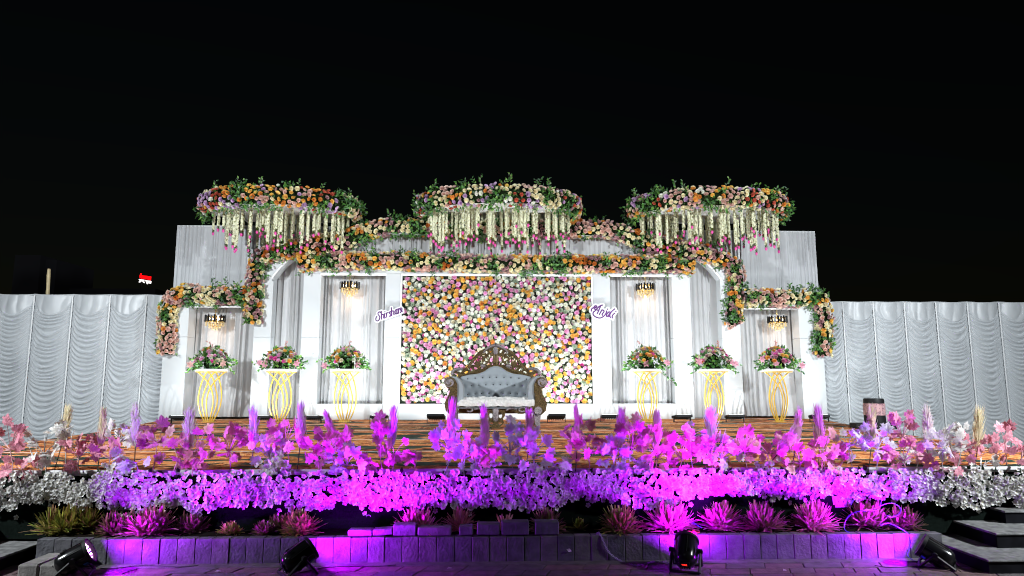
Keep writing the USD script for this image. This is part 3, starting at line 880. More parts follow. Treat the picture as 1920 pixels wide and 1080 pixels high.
def canopy(label, px_c, px_l, px_r, py_end, yaw, gname, nstr, zoff=0.0):
    Yc = YB - .15
    c = at(px_c, py_end, Yc)
    a = (at(px_r, py_end, Yc)[0] - at(px_l, py_end, Yc)[0]) / 2 - .24
    c[0] = (at(px_r, py_end, Yc)[0] + at(px_l, py_end, Yc)[0]) / 2
    b = 1.0
    t = thing('flower_canopy', label, 'flower canopy', c)
    R = Rz(yaw)
    nr, na = 14, 72
    P = np.zeros((nr, na + 1, 3))
    for i, r in enumerate(np.linspace(.02, 1, nr)):
        th = np.linspace(0, 2 * math.pi, na + 1)
        x, y = r * a * np.cos(th), r * b * np.sin(th)
        z = .022 * np.sin(y * 34 + 2.5 * meshkit.noise(np.stack([x * 1.2, y * 2, x * 0], 1))) + .03 * meshkit.noise(np.stack([x * 1.5, y * 5, x * 0 + px_c], 1))
        P[i] = np.stack([x, y, z - .03], 1) @ R.T + c
    part(t, 'cloth_underside', grid(P), 'white_cloth', smooth=True)
    th = np.linspace(0, 2 * math.pi, 65)
    el = lambda th, a_, b_, z: np.stack([a_ * np.cos(th), b_ * np.sin(th), np.full(len(th), z)], 1) @ R.T + c
    part(t, 'frame_ring', tube(el(th, a, b, .03), .035, 6, False), 'white_cloth')
    part(t, 'top_cover', (lambda g: (g[0], g[1][:, ::-1]))(grid(P + [0, 0, .09])), 'dark_wood', smooth=True)
    for sx in (-1, 1):
        q = c + R @ np.array([sx * a * .62, b * .72, 0])
        part(t, 'support_pole', tube([(q[0], YB + .75, 0.0), (q[0], YB + .75, c[2] - .02)], .028, 8), 'white_trim')
        part(t, 'support_arm', tube([(q[0], YB + .75, c[2] - .05), (q[0], q[1] - .8, c[2] + .0)], .025, 6), 'white_trim')
    th = np.linspace(math.pi * .93, 2.07 * math.pi, 90)
    path = el(th, a + .02, b + .02, .07)
    out = (np.stack([np.cos(th) / a, np.sin(th) / b, th * 0], 1)) @ R.T
    out = out / np.linalg.norm(out, axis=1, keepdims=True)
    garland(t, path, out + [0, 0, -.05], .20, PALR, spread=(-1.45, 1.45), rose_r=.054, gap=.082, leaf_per_m=80, green=.23, squash=.72, twig=1.3, leaf=.085, cluster=.14, max_parts=260)
    k = 0
    while k < nstr:
        u = -0.97 + 1.94 * (k + rng.uniform(0, .8)) / nstr
        v = rng.uniform(-.92, .8) * math.sqrt(max(0, 1 - u * u))
        q = c + R @ np.array([u * a * .96, v * b * .95, -.03])
        k += 1
        if k > nstr:
            break
        lab = f'cream flower string with a pink bud hanging below the {gname} flower canopy'
        grp = f'flower strings of the {gname} canopy'
        if len(STR) < 7:
            STR.append(flower_string(.36 + .065 * len(STR), lab, grp, q))
        else:
            dup(STR[rng.integers(7)], q, lab, rng.uniform(0, 360), grp)


canopy('oval floral canopy at the left with cloth underside, over the left niche', 527, 372, 682, 398, .04, 'left', 92)
canopy('oval floral canopy in the middle with cloth underside, over the flower wall', 934, 774, 1096, 396, 0, 'middle', 104)
canopy('oval floral canopy at the right with cloth underside, over the right niche', 1325, 1172, 1478, 400, -.04, 'right', 94)

# ------------------------------------------------------------------ sofa
YSF, YSB = on(930, 803, S + .006)[1], None
YSB = YSF + .85
so = thing('carved_sofa', 'grey tufted wedding sofa with dark gold carved openwork crest', 'sofa', (X(929, 800, YSF), (YSF + YSB) / 2, zS))


def fr(pts, Y):
    return [(X(a, b, Y), Z(b, a, Y)) for a, b in pts]


def mir(pts, cx=929.5):
    return pts + [(2 * cx - a, b) for a, b in pts[::-1]]


outer = mir([(850, 745), (845, 716), (848, 700), (852, 692), (862, 691), (873, 691), (881, 680), (890, 668), (900, 658), (912, 653), (920, 649), (926, 645)])
inner = mir([(862, 748), (861, 712), (866, 706), (880, 703), (897, 701), (908, 697), (918, 690), (926, 687)])
Po, Pi = Polygon(fr(outer, YSB)).buffer(.004), Polygon(fr(inner, YSB))
holes = []
r2 = np.random.default_rng(5)
ring = Po.difference(Pi.buffer(.012)).buffer(-.012)
cxs = X(929.5, 680, YSB)
minz = Z(704, 930, YSB)
tries = 0
while tries < 4000 and len(holes) < 160:
    tries += 1
    x, z = r2.uniform(X(850, 690, YSB), cxs - .03), r2.uniform(minz - .02, Z(648, 930, YSB))
    ang = math.atan2(z - (minz - .15), x - cxs) + r2.uniform(-.9, .9)
    L, W = r2.uniform(.032, .075), r2.uniform(.017, .031)
    e = affinity.rotate(affinity.scale(Point(0, 0).buffer(1, 6), L, W), math.degrees(ang))
    e = affinity.translate(e, x, z)
    if ring.contains(e) and all(e.distance(h) > .009 for h in holes):
        holes.append(e); holes.append(affinity.scale(e, -1, 1, origin=(cxs, 0)))
crest = Po.difference(Pi).difference(union_all(holes))
part(so, 'carved_crest', extrude(crest, YSB - .03, .06), 'antique_frame')
# raised scroll ribs and ornaments on the crest
for sx in (-1, 1):
    for pts in ([(862, 700), (878, 690), (888, 676), (900, 664), (914, 656), (926, 651)], [(866, 705), (884, 700), (900, 695), (912, 688), (922, 683)], [(900, 672), (908, 664), (916, 668), (914, 680), (905, 684)], [(880, 690), (890, 686), (898, 690), (904, 682)]):
        q = [(929.5 + sx * (a - 929.5), b) for a, b in pts]
        part(so, 'crest_rib', tube(spline([at(a, b, YSB - .045) for a, b in q], 24), .014, 6), 'antique_frame', smooth=True)
    q = [(929.5 + sx * (a - 929.5), b) for a, b in [(848, 703), (850, 695), (858, 692), (868, 692)]]
    part(so, 'corner_scroll', tube(spline([at(a, b, YSB - .05) for a, b in q], 18), .030, 7), 'antique_silver', smooth=True)
    q = [(929.5 + sx * (a - 929.5), b) for a, b in [(929, 647), (920, 650), (912, 655), (906, 662)]]
    part(so, 'crest_scroll', tube(spline([at(a, b, YSB - .05) for a, b in q], 18), [.035 - .0014 * i for i in range(18)], 7), 'antique_silver', smooth=True)
    v, f = tri(trimesh.creation.icosphere(2, 1)); c = at(929.5 + sx * 24, 686, YSB - .05)
    part(so, 'crest_leaf', (v * [.05, .025, .035] + c, f), 'antique_silver', smooth=True)
v, f = lathe([(.001, -.11), (.03, -.10), (.045, -.05), (.03, 0), (.05, .04), (.04, .08), (.02, .11), (.001, .13)], 10)
part(so, 'crest_finial', (v * [1, .6, 1] + at(929.5, 655, YSB - .03), f), 'antique_silver', smooth=True)
v, f = lathe([(.001, -.12), (.05, -.10), (.06, 0), (.04, .08), (.001, .12)], 10)
part(so, 'crest_urn', (v * [1, .5, 1] + at(929.5, 673, YSB - .03), f), 'antique_frame', smooth=True)
# tufted backrest
bp = Polygon(fr(inner, YSB)).buffer(.004)
bxs = np.linspace(*[bp.bounds[k] for k in (0, 2)], 90); bzs = np.linspace(bp.bounds[1], bp.bounds[3], 50)
btn = []
for row_y, xs_ in ((707.5, [877, 891, 905, 918, 931, 945, 958, 973, 987]), (721, [869, 884, 898, 911, 925, 938, 951, 965, 979, 992]), (737, [877, 891, 903, 917, 943, 957, 970, 985])):
    btn += [at(a, row_y - .004 * (a - 930) ** 2 * (-.25), YSB - .06) for a in xs_]
btn = np.array(btn)
from scipy.interpolate import griddata
lo = np.array([min((g.bounds[1] for g in [bp.intersection(LineString([(x, -5), (x, 20)]))] if not g.is_empty), default=bp.bounds[1]) for x in bxs])
hi = np.array([max((g.bounds[3] for g in [bp.intersection(LineString([(x, -5), (x, 20)]))] if not g.is_empty), default=bp.bounds[1] + .01) for x in bxs])
t_ = np.linspace(0, 1, 50)[:, None]
zz = lo[None] + (hi - lo)[None] * t_; xx = np.broadcast_to(bxs[None], zz.shape)
dm = np.min(np.hypot(xx[..., None] - btn[:, 0], zz[..., None] - btn[:, 2]), axis=-1)
edge_d = np.minimum(np.minimum(t_, 1 - t_) * (hi - lo)[None], np.minimum(xx - bxs[0], bxs[-1] - xx))
puff = .05 * np.clip(edge_d / .05, 0, 1) ** .5 - .022 * np.exp(-(dm / .03) ** 2) + .008 * np.minimum(dm / .07, 1)
part(so, 'backrest', grid(np.stack([xx, YSB - .03 - puff, zz], -1)), 'grey_velvet', smooth=True)
for c in btn:
    v, f = tri(trimesh.creation.icosphere(1, 1)); part(so, 'button', (v * [.012, .006, .012] + [c[0], YSB - .068, c[2]], f), 'button')
# seat, fur throw, rail
xl_, xr_ = X(856, 760, YSF + .1), X(1003, 760, YSF + .1)
zs_ = Z(760, 930, YSF + .1)
part(so, 'seat_base', bx(xl_, xr_, YSF + .12, YSB - .04, zs_ - .06, zs_ + .05, .02), 'grey_velvet')
nx, nz = 120, 46
u = np.linspace(xl_ + .01, xr_ - .01, nx)
prof = [(YSB - .09, zs_ + .10), (YSF + .35, zs_ + .135), (YSF + .18, zs_ + .125), (YSF + .11, zs_ + .09), (YSF + .085, zs_ + .03), (YSF + .09, zs_ - .005)]
pp = line([(0, a, b) for a, b in prof], nz)
P = np.zeros((nz, nx, 3))
for j in range(nz):
    nn = meshkit.fbm(np.stack([u * 16, np.full(nx, j * .35), u * 0], 1), 3)
    P[j] = np.stack([u, pp[j, 1] - .05 * nn, pp[j, 2] + .05 * (nn - .5) - (.02 * nn if j == nz - 1 else 0)], 1)
part(so, 'fur_throw', (lambda g: (g[0], g[1][:, ::-1]))(grid(P)), 'fur', smooth=True)
rail = Polygon(fr(mir([(856, 760), (857, 768), (868, 772), (878, 776), (888, 776), (896, 771), (908, 771), (917, 777), (925, 778)], 929.5)[0:9] + mir([(925, 778), (917, 777), (908, 771), (896, 771), (888, 776), (878, 776), (868, 772), (857, 768), (856, 760)], 929.5)[9:], YSF + .08)).buffer(0)
part(so, 'seat_rail', extrude(rail, YSF + .07, .06), 'antique_frame')
part(so, 'seat_rail', bx(xl_, xr_, YSB - .08, YSB - .02, zs_ - .17, zs_ - .06), 'antique_frame')
for sx in (-1, 1):
    for pts in ([(874, 767), (882, 765), (886, 769), (880, 772), (876, 770)], [(890, 768), (900, 766), (910, 770)]):
        q = [(929.5 + sx * (a - 929.5), b) for a, b in pts]
        part(so, 'rail_scroll', tube(spline([at(a, b, YSF + .06) for a, b in q], 18), .016, 6), 'antique_silver', smooth=True)
    M_ = lambda pts: [(929.5 + sx * (a - 929.5), b) for a, b in pts]
    arm = Polygon(fr(M_([(832, 717), (835, 709), (843, 706), (852, 710), (857, 720), (857.5, 735), (855, 748), (856, 760), (859, 772), (855, 779), (845, 778), (836, 770), (834, 758), (838, 747), (843, 737), (844, 729), (838, 726)]), YSF + .08)).buffer(.004)
    part(so, 'arm_front', extrude(arm, YSF + .05, .09), 'antique_frame')
    part(so, 'arm_scroll', tube([at(*M_([(842, 716)])[0], YSF + .03), at(*M_([(842, 716)])[0], YSF + .14)], .085, 14), 'antique_silver', smooth=40)
    part(so, 'arm_scroll', tube(spline([at(a, b, YSF + .04) for a, b in M_([(852, 716), (846, 709), (837, 712), (836, 720), (843, 722), (845, 716)])], 24), .016, 6), 'antique_frame', smooth=True)
    part(so, 'arm_scroll', tube([at(*M_([(850, 770)])[0], YSF + .03), at(*M_([(850, 770)])[0], YSF + .14)], .07, 14), 'antique_silver', smooth=40)
    pad = Polygon(fr(M_([(846, 706), (854, 707), (862, 713), (867, 722), (868, 735), (868, 757), (858, 757), (858, 735), (857, 722), (852, 712)]), YSF + .1)).buffer(.006)
    part(so, 'arm_pad', extrude(pad, YSF + .08, YSB - YSF - .12), 'grey_velvet')
    part(so, 'arm_side', extrude(Polygon(fr(M_([(840, 742), (856, 742), (856, 766), (840, 766)]), YSF + .1)), YSF + .14, YSB - YSF - .2), 'antique_frame')
    lg = Polygon(fr(M_([(845, 776), (858, 775), (857, 786), (853, 797), (846, 797), (847, 787)]), YSF + .1))
    z_b = lg.bounds[1]
    part(so, 'leg', (lambda m: (np.where(np.arange(3) == 2, zS + (m[0] - [0, 0, z_b]) * 1.0 * ((lg.bounds[3] - zS) / (lg.bounds[3] - z_b)), m[0]), m[1]))(extrude(lg, YSF + .05, .08)), 'antique_silver')
    c = at(*M_([(852, 780)])[0], YSF + .1)[0]
    part(so, 'leg', bx(c - .03, c + .03, YSB - .1, YSB - .03, zS, zs_ - .1, .01), 'antique_frame')
cleg = Polygon(fr(mir([(913, 768), (912, 778), (916, 784), (914, 792), (920, 798), (924, 802)]), YSF)).difference(union_all([affinity.scale(Point(*fr([(929.5 + dx, dy)], YSF)[0]).buffer(1, 6), rx, rz) for dx, dy, rx, rz in ((-9, 778, .028, .05), (9, 778, .028, .05), (-8, 793, .03, .02), (8, 793, .03, .02))]))
zb_ = cleg.bounds[1]
m = extrude(cleg, YSF - .02, .10)
part(so, 'centre_leg', (m[0] + [0, 0, zS - zb_], m[1]), 'antique_frame')
v, f = lathe([(.001, -.13), (.04, -.12), (.055, -.05), (.05, .03), (.06, .08), (.001, .11)], 10)
part(so, 'leg_ornament', (v * [1, .6, 1] + at(929.5, 776, YSF - .03), f), 'antique_silver', smooth=True)

# ------------------------------------------------------------------ pedestals with flower arrangements
PED = []
peds = [(391, 'leftmost gold pedestal, standing inside the left niche', 'round'), (523, 'gold pedestal in front of the left arch post', ''), (646, 'gold pedestal in front of the tall window left of the flower wall', ''),
        (1215, 'gold pedestal in front of the tall window right of the flower wall', ''), (1341, 'gold pedestal in front of the right arch post', ''), (1462, 'rightmost gold pedestal, standing inside the right niche', '')]
arrs = ['wide flower arrangement with peach lilies on the leftmost pedestal', 'flower arrangement with pink lilies at its left on the pedestal by the left arch', 'dark leafy flower arrangement on the pedestal left of the flower wall',
        'flower arrangement with one trailing branch on the pedestal right of the flower wall', 'flower arrangement with pink lilies on both sides on the pedestal by the right arch', 'flower arrangement with a pink spike on the rightmost pedestal']
Hp = None
for n, (px, lab, _) in enumerate(peds):
    base = on(px, 791, zS)
    top = Z(692, px, base[1])
    if n == 0:
        Hp = top - zS
        pd = thing('gold_pedestal', lab, 'pedestal', base, 'gold flower pedestals')
        ORIGIN[pd] = np.zeros(3)
        part(pd, 'base_plate', lathe([(.001, 0), (.13, 0), (.13, .012), (.001, .014)], 20), 'gold_paint', smooth=30)
        part(pd, 'top_disc', lathe([(.001, Hp - .045), (.30, Hp - .045), (.305, Hp - .03), (.305, Hp - .005), (.30, Hp), (.001, Hp)], 32), 'white_trim', smooth=30)
        part(pd, 'top_rim', tube(np.stack([.285 * np.cos(np.linspace(0, 2 * math.pi, 33)), .285 * np.sin(np.linspace(0, 2 * math.pi, 33)), np.full(33, Hp - .055)], 1), .010, 6, False), 'gold_paint', smooth=True)
        for sx in (-1, 1):
            for k, (xt, x1, x2, bl, b2, bo) in enumerate(((-.262, -.114, .010, .073, .065, .016), (-.10, .030, .085, .139, .120, .045), (.05, .130, .180, .204, .180, .072))):
                yb = (k - 1) * .035
                cps = [(xt, yb * 1.3, Hp - .05), (x1, yb * 1.2, Hp * .82), (x2, yb * 1.2, Hp * .655), (bl, yb * 1.2, Hp * .455), (b2, yb * .9, Hp * .25), (bo, yb * .3, .012)]
                cps = [(a * sx, b * sx + .012 * sx, c) for a, b, c in cps]
                part(pd, 'curved_rod', tube(spline(cps, 30), .0135, 7), 'gold_paint', smooth=True)
        PED.append(pd)
    else:
        dup(PED[0], base, lab)
    # arrangement
    c = np.array([base[0], base[1], zS + Hp])
    ar = thing('flower_arrangement', arrs[n], 'flowers', c)
    lv = []
    v, f = lathe([(.001, 0), (.12, 0), (.15, .03), (.15, .12), (.10, .26), (.001, .32)], 12)
    part(ar, 'foam_core', (v + c, f), 'moss')
    for _ in range(430):
        th, el_ = rng.uniform(0, 6.28), rng.uniform(-.22, 1.35)
        rr = rng.uniform(.6, 1.0)
        if el_ > .55 and rng.random() < .5:
            continue
        p = c + np.array([math.cos(th) * math.cos(el_) * .40 * rr * (1 if el_ < .6 else .85), math.sin(th) * math.cos(el_) * .28 * rr, max(.02, .075 + math.sin(el_) * .36 * rr)])
        n_ = unit(p - c + [0, 0, -.02])
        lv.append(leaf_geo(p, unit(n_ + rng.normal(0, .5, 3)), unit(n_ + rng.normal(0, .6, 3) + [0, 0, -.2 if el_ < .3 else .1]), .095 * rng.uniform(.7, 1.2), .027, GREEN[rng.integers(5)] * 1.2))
    spr = [(-1, .05), (1, .0), (-.8, -.18), (.85, -.15)] + ([(1.15, -.45)] if n == 3 else [])
    for dx, dz in spr:
        a = c + [0, -.05, .06]; b = c + [dx * rng.uniform(.46, .58), rng.uniform(-.2, 0), .06 + dz * .8 + rng.uniform(-.02, .08)]
        for q in np.linspace(.35, 1, 12):
            p = a + (b - a) * q + [0, 0, .06 * math.sin(q * 3)]
            lv.append(leaf_geo(p, unit(FRONT + rng.normal(0, .5, 3)), unit(unit(b - a) * .6 + rng.normal(0, .6, 3)), .075, .022, GREEN[rng.integers(5)] * 1.3))
        lv.append((lambda tb: (tb[0], tb[1], np.tile([.07, .09, .03], (len(tb[0]), 1))))(tube([a, (a + b) / 2 + [0, 0, .05], b], .004, 4)))
    part(ar, 'foliage', cat_(lv), 'leafage', kind='stuff')
    for _ in range(44):
        th, el_ = rng.uniform(3.0, 6.4), rng.uniform(.15, 1.4)
        p = c + np.array([math.cos(th) * math.cos(el_) * .33, math.sin(th) * math.cos(el_) * .30, .09 + math.sin(el_) * .34])
        k = rng.choice(['orange', 'amber', 'pink', 'hotpink', 'ivory', 'mauve', 'white'], p=[.2, .2, .15, .12, .13, .1, .1])
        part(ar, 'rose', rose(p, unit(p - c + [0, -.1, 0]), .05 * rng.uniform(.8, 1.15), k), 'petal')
    # lilies: six-petalled, and thin buds
    spots = {0: [(-.34, .08), (.16, .14), (.3, .1)], 1: [(-.36, .12), (-.26, .08), (.36, .1)], 2: [(.27, .08), (-.38, .06)], 3: [(-.05, .1), (.36, .12)], 4: [(-.34, .14), (.38, .1), (.30, .14)], 5: [(-.1, .1), (-.38, .18), (.42, .06)]}[n]
    for dx, dz in spots:
        p = c + [dx, -.2, dz]
        lp = []
        B = basis([rng.normal(0, .3), -1, .2], spin=rng.uniform(0, 1))
        for q in range(6):
            a = q * math.pi / 3
            dirn = B @ np.array([math.cos(a), math.sin(a), .35])
            lp.append(leaf_geo(p, B[:, 2], unit(dirn), .085, .024, (.80, .36, .46) if n else (.82, .45, .42)))
        part(ar, 'lily', cat_(lp), 'petal')
    tp = c + [rng.uniform(-.15, .1), -.02, .40]
    sp = []
    for q in range(14):
        sp.append(leaf_geo(tp + [(.02 * q if dx < 0 else -.02 * q) * .1 - .012 * q * (1 if n in (0, 3) else -.3), -.01, .011 * q], unit(FRONT + rng.normal(0, .4, 3)), unit([rng.normal(0, .7), -.2, .7]), .04, .012, (.62, .28, .26)))
    part(ar, 'flower_spike', cat_(sp), 'petal')

# ------------------------------------------------------------------ chandeliers
chs = [(404, 592, 574, 'leftmost crystal chandelier, hanging in the left niche'), (656, 530, 514, 'crystal chandelier hanging in the tall window left of the flower wall'),
       (1210, 533, 516, 'crystal chandelier hanging in the tall window right of the flower wall'), (1457, 594, 577, 'rightmost crystal chandelier, hanging in the right niche')]
for px, pyt, pyh, lab in chs:
    Yh = YB + .12
    c = at(px, pyt, Yh); hz = at(px, pyh, Yh)[2] + .03
    ch = thing('chandelier', lab, 'chandelier', c, 'small crystal chandeliers')
    part(ch, 'frame_ring', tube(np.stack([.185 * np.cos(np.linspace(0, 6.2832, 33)), .185 * np.sin(np.linspace(0, 6.2832, 33)), np.zeros(33)], 1) + c + [0, 0, -.03], .010, 6, False), 'gold_metal', smooth=True)
    part(ch, 'frame_ring', tube(np.stack([.185 * np.cos(np.linspace(0, 6.2832, 33)), .185 * np.sin(np.linspace(0, 6.2832, 33)), np.zeros(33)], 1) + c + [0, 0, -.115], .012, 6, False), 'gold_metal', smooth=True)
    for sgn in (0, 1, 2):
        a = sgn * math.pi / 3
        part(ch, 'spoke', tube([c + [.185 * math.cos(a), .185 * math.sin(a), -.03], c - [.185 * math.cos(a), .185 * math.sin(a), .03]], .006, 5), 'gold_metal')
    for k in range(20):
        a = k * 2 * math.pi / 20
        b = rot(bx(-.020, .020, -.009, .009, -.14 + .012 * (k % 2), .015 - .012 * (k % 2), .005), Rz(a + math.pi / 2), c + [.205 * math.cos(a), .205 * math.sin(a), 0])
        part(ch, 'black_bar', b, 'black_gloss')
    for k in range(6):
        a = k * math.pi / 3 + .26
        v, f = tri(trimesh.creation.icosphere(2, .020))
        part(ch, 'bulb', (v * [1, 1, 1.25] + c + [.12 * math.cos(a), .12 * math.sin(a), -.065], f), 'bulb_glow', smooth=True)
    for rr, z0, L, nn in ((.175, -.125, .10, 16), (.115, -.175, .09, 11), (.055, -.225, .085, 6)):
        part(ch, 'tier_ring', tube(np.stack([rr * np.cos(np.linspace(0, 6.2832, 25)), rr * np.sin(np.linspace(0, 6.2832, 25)), np.zeros(25)], 1) + c + [0, 0, z0], .007, 5, False), 'gold_metal', smooth=True)
        for k in range(nn):
            a = k * 2 * math.pi / nn
            v, f = lathe([(.001, 0), (.013, -.012), (.013, -L * .75), (.001, -L)], 5)
            part(ch, 'crystal', (v @ Rz(a).T + c + [rr * math.cos(a), rr * math.sin(a), z0 - .006], f), 'crystal')
    links = []
    nl = max(3, int((hz - c[2]) / .034))
    for k in range(nl):
        z = c[2] + .0 + (hz - c[2]) * (k + .5) / nl
        th = np.linspace(0, 6.2832, 11); q = np.stack([.011 * np.cos(th), th * 0, .024 * np.sin(th)], 1) @ Rz(1.57 * (k % 2)).T
        links.append(tube(q + [c[0], c[1], z], .0035, 4, False))
    part(ch, 'chain', cat_(links), 'gold_metal')
    cd = [(.02, 0, 0), (.07, 0, .05), (.08, 0, .09), (.10, 0, .13), (.12, 0, hz - c[2] + .02)]
    part(ch, 'cord', tube(spline(np.array(cd) + c, 16), .004, 4), 'black_metal')
    part(ch, 'ceiling_hook', bx(c[0] - .03, c[0] + .03, Yh - .02, Yh + .02, hz - .006, hz + .02), 'gold_metal')
    l = UsdLux.SphereLight.Define(stage, ch + '/warm_light'); l.CreateRadiusAttr(.05); l.CreateIntensityAttr(30.0); l.CreateColorAttr((1.0, .60, .32))
    l.AddTranslateOp().Set((0, 0, -.40))

# ------------------------------------------------------------------ name signs
def strokes(word):
    G = {'S': (1.25, [[(1.0, 1.55), (.8, 1.8), (.5, 1.7), (.45, 1.35), (.75, .9), (.8, .4), (.55, .0), (.15, -.05), (-.12, .25), (-.1, .7), (.15, 1.0)]]),
         'h': (.85, [[(0, 1.8), (0, 0)], [(0, .55), (.25, .98), (.5, .85), (.52, .1), (.62, 0)]]), 'i': (.38, [[(0, 1), (0, .1), (.1, 0)], [(.02, 1.38), (.03, 1.44)]]),
         'r': (.62, [[(0, 1), (0, .05)], [(0, .6), (.22, .98), (.42, .92)]]), 's': (.62, [[(.46, .88), (.25, 1.0), (.06, .78), (.4, .38), (.32, .03), (.0, .1)]]),
         'a': (.82, [[(.5, .9), (.22, .98), (.0, .5), (.15, .02), (.48, .35)], [(.55, 1.0), (.5, .15), (.62, 0)]]), 'm': (1.25, [[(0, 1), (0, 0)], [(0, .6), (.22, .98), (.4, .85), (.4, 0)], [(.4, .6), (.65, .98), (.82, .85), (.84, .1), (.95, 0)]]),
         'n': (.85, [[(0, 1), (0, 0)], [(0, .6), (.25, .98), (.48, .85), (.5, .1), (.6, 0)]]), 'j': (.42, [[(.05, 1), (.0, -.3), (-.3, -.62), (-1.0, -.7), (-1.9, -.35), (-2.1, .2)], [(.06, 1.38), (.07, 1.44)]]),
         'l': (.42, [[(0, 1.8), (0, .1), (.12, 0)]]), 'A': (1.35, [[(1.0, 1.9), (.62, 1.6), (.35, .8), (.1, .05)], [(.72, 1.65), (.85, .8), (.9, .0)], [(.85, .75), (.2, .7), (-.25, 1.0), (-.2, 1.4), (.1, 1.35), (.05, 1.05), (-.1, 1.1)], [(-.25, 1.0), (-.5, .6), (-.35, .2)]])}
    x, out = 0, []
    for ch_ in word:
        w, ss = G[ch_]
        for s in ss:
            q = np.array(s, float)
            if len(q) > 2:
                q = spline(np.c_[q, q[:, 0] * 0], 26)[:, :2]
            out.append(q + [x, 0])
        x += w
    return [np.stack([q[:, 0] + .28 * q[:, 1], q[:, 1]], 1) for q in out], x


for word, lab, pxa, pya, pxb, pyb, Yn in (('Shirsham', 'violet cut out name sign left of the flower wall, slanting upwards', 706, 602, 757, 584, YB - .06), ('Anjali', 'violet cut out name sign right of the flower wall, slanting downwards', 1111, 586, 1151, 597, YB - .06)):
    ss, wid = strokes(word)
    a, b = at(pxa, pya, Yn), at(pxb, pyb, Yn)
    dxz = np.array([b[0] - a[0], b[2] - a[2]]); Ls = np.hypot(*dxz); k = Ls / wid
    th = math.atan2(dxz[1], dxz[0])
    R2 = np.array([[math.cos(th), -math.sin(th)], [math.sin(th), math.cos(th)]])
    lines = [LineString((q * k) @ R2.T + [a[0], a[2]]) for q in ss]
    ink = union_all([l.buffer(.12 * k, 4) for l in lines])
    bk = union_all([l.buffer(.40 * k, 4) for l in lines]).buffer(.12 * k).buffer(-.10 * k)
    ns = thing('name_sign', lab, 'sign', (a + b) / 2)
    part(ns, 'white_backing', extrude(bk, Yn, .02), 'white_trim')
    part(ns, 'lettering', extrude(ink, Yn - .008, .007), 'violet_text')
    part(ns, 'fixing_block', bx((a[0] + b[0]) / 2 - .05, (a[0] + b[0]) / 2 + .05, Yn + .0205, YB - .001, (a[2] + b[2]) / 2 - .02, (a[2] + b[2]) / 2 + .04), 'white_plastic')

# ------------------------------------------------------------------ floodlights on the stage floor, washing the backdrop
def floodlight(px, label, power, dx=0.0, tilt=83, yaw=0.0, back=1.05, color=(.90, .97, 1.0), s=1.0):
    base = np.array([X(px, 787, YB - back), YB - back, zS])
    t = thing('floodlight', label, 'floodlight', base, 'black floodlights on the stage floor')
    d = unit([math.sin(math.radians(yaw)) * math.cos(math.radians(tilt)), math.cos(math.radians(yaw)) * math.cos(math.radians(tilt)), math.sin(math.radians(tilt))])
    A = aim(d).T                       # columns x, y, z; local -z is the beam
    c = base + [0, 0, .115]
    part(t, 'housing', rot(bx(-.17 * s, .17 * s, -.12, .12, -.02, .03, .008), A, c), 'black_metal')
    part(t, 'front_glass', rot(bx(-.14 * s, .14 * s, -.09, .09, -.0235, -.0205), A, c), 'flood_glass')
    for k in range(7):
        x = -.13 * s + k * .26 * s / 6
        part(t, 'cooling_fin', rot(bx(x - .004, x + .004, -.10, .10, .0305, .055), A, c), 'black_metal')
    R = Rz(-math.radians(yaw))
    for sx in (-1, 1):
        part(t, 'bracket_leg', rot(bx(sx * (.172 * s + .004) - .004, sx * (.172 * s + .004) + .004, -.02, .02, .004, .13), R, base), 'black_metal')
    part(t, 'bracket_foot', rot(bx(-.18 * s, .18 * s, -.03, .03, 0, .006), R, base), 'black_metal')
    rect_light(t + '/beam', c + d * .03 - base, d, .26 * s, .17, power, color)


FL = 310.0
floodlight(338, 'black floodlight at the left foot of the left niche', FL * .8, yaw=6)
floodlight(492, 'black floodlight behind the second pedestal from the left', FL * .55, yaw=0, tilt=83)
floodlight(586, 'black floodlight between the two pedestals left of the flower wall', FL, yaw=12, tilt=82)
floodlight(711, 'small black floodlight at the foot of the board left of the flower wall', FL, yaw=-6)
floodlight(818, 'flat black floodlight left of the sofa', FL * 1.2, yaw=4, tilt=72)
floodlight(1043, 'flat black floodlight right of the sofa', FL * 1.2, yaw=-4, tilt=72)
floodlight(1143, 'floodlight with a lit face below the board right of the flower wall', FL, yaw=4)
floodlight(1279, 'black floodlight between the two pedestals right of the flower wall', FL, yaw=-12, tilt=82)
floodlight(1378, 'black floodlight behind the second pedestal from the right', FL * .75, yaw=0, tilt=83)
floodlight(1536, 'black floodlight at the right foot of the right niche', FL * .9, yaw=8)
b_ = on(1127, 789, zS)
single('driver_box', bx(b_[0] - .07, b_[0] + .07, b_[1] - .05, b_[1] + .05, zS, zS + .05, .008), 'rust_box', 'small rust red box on the carpet by a floodlight, right of the sofa', 'box')

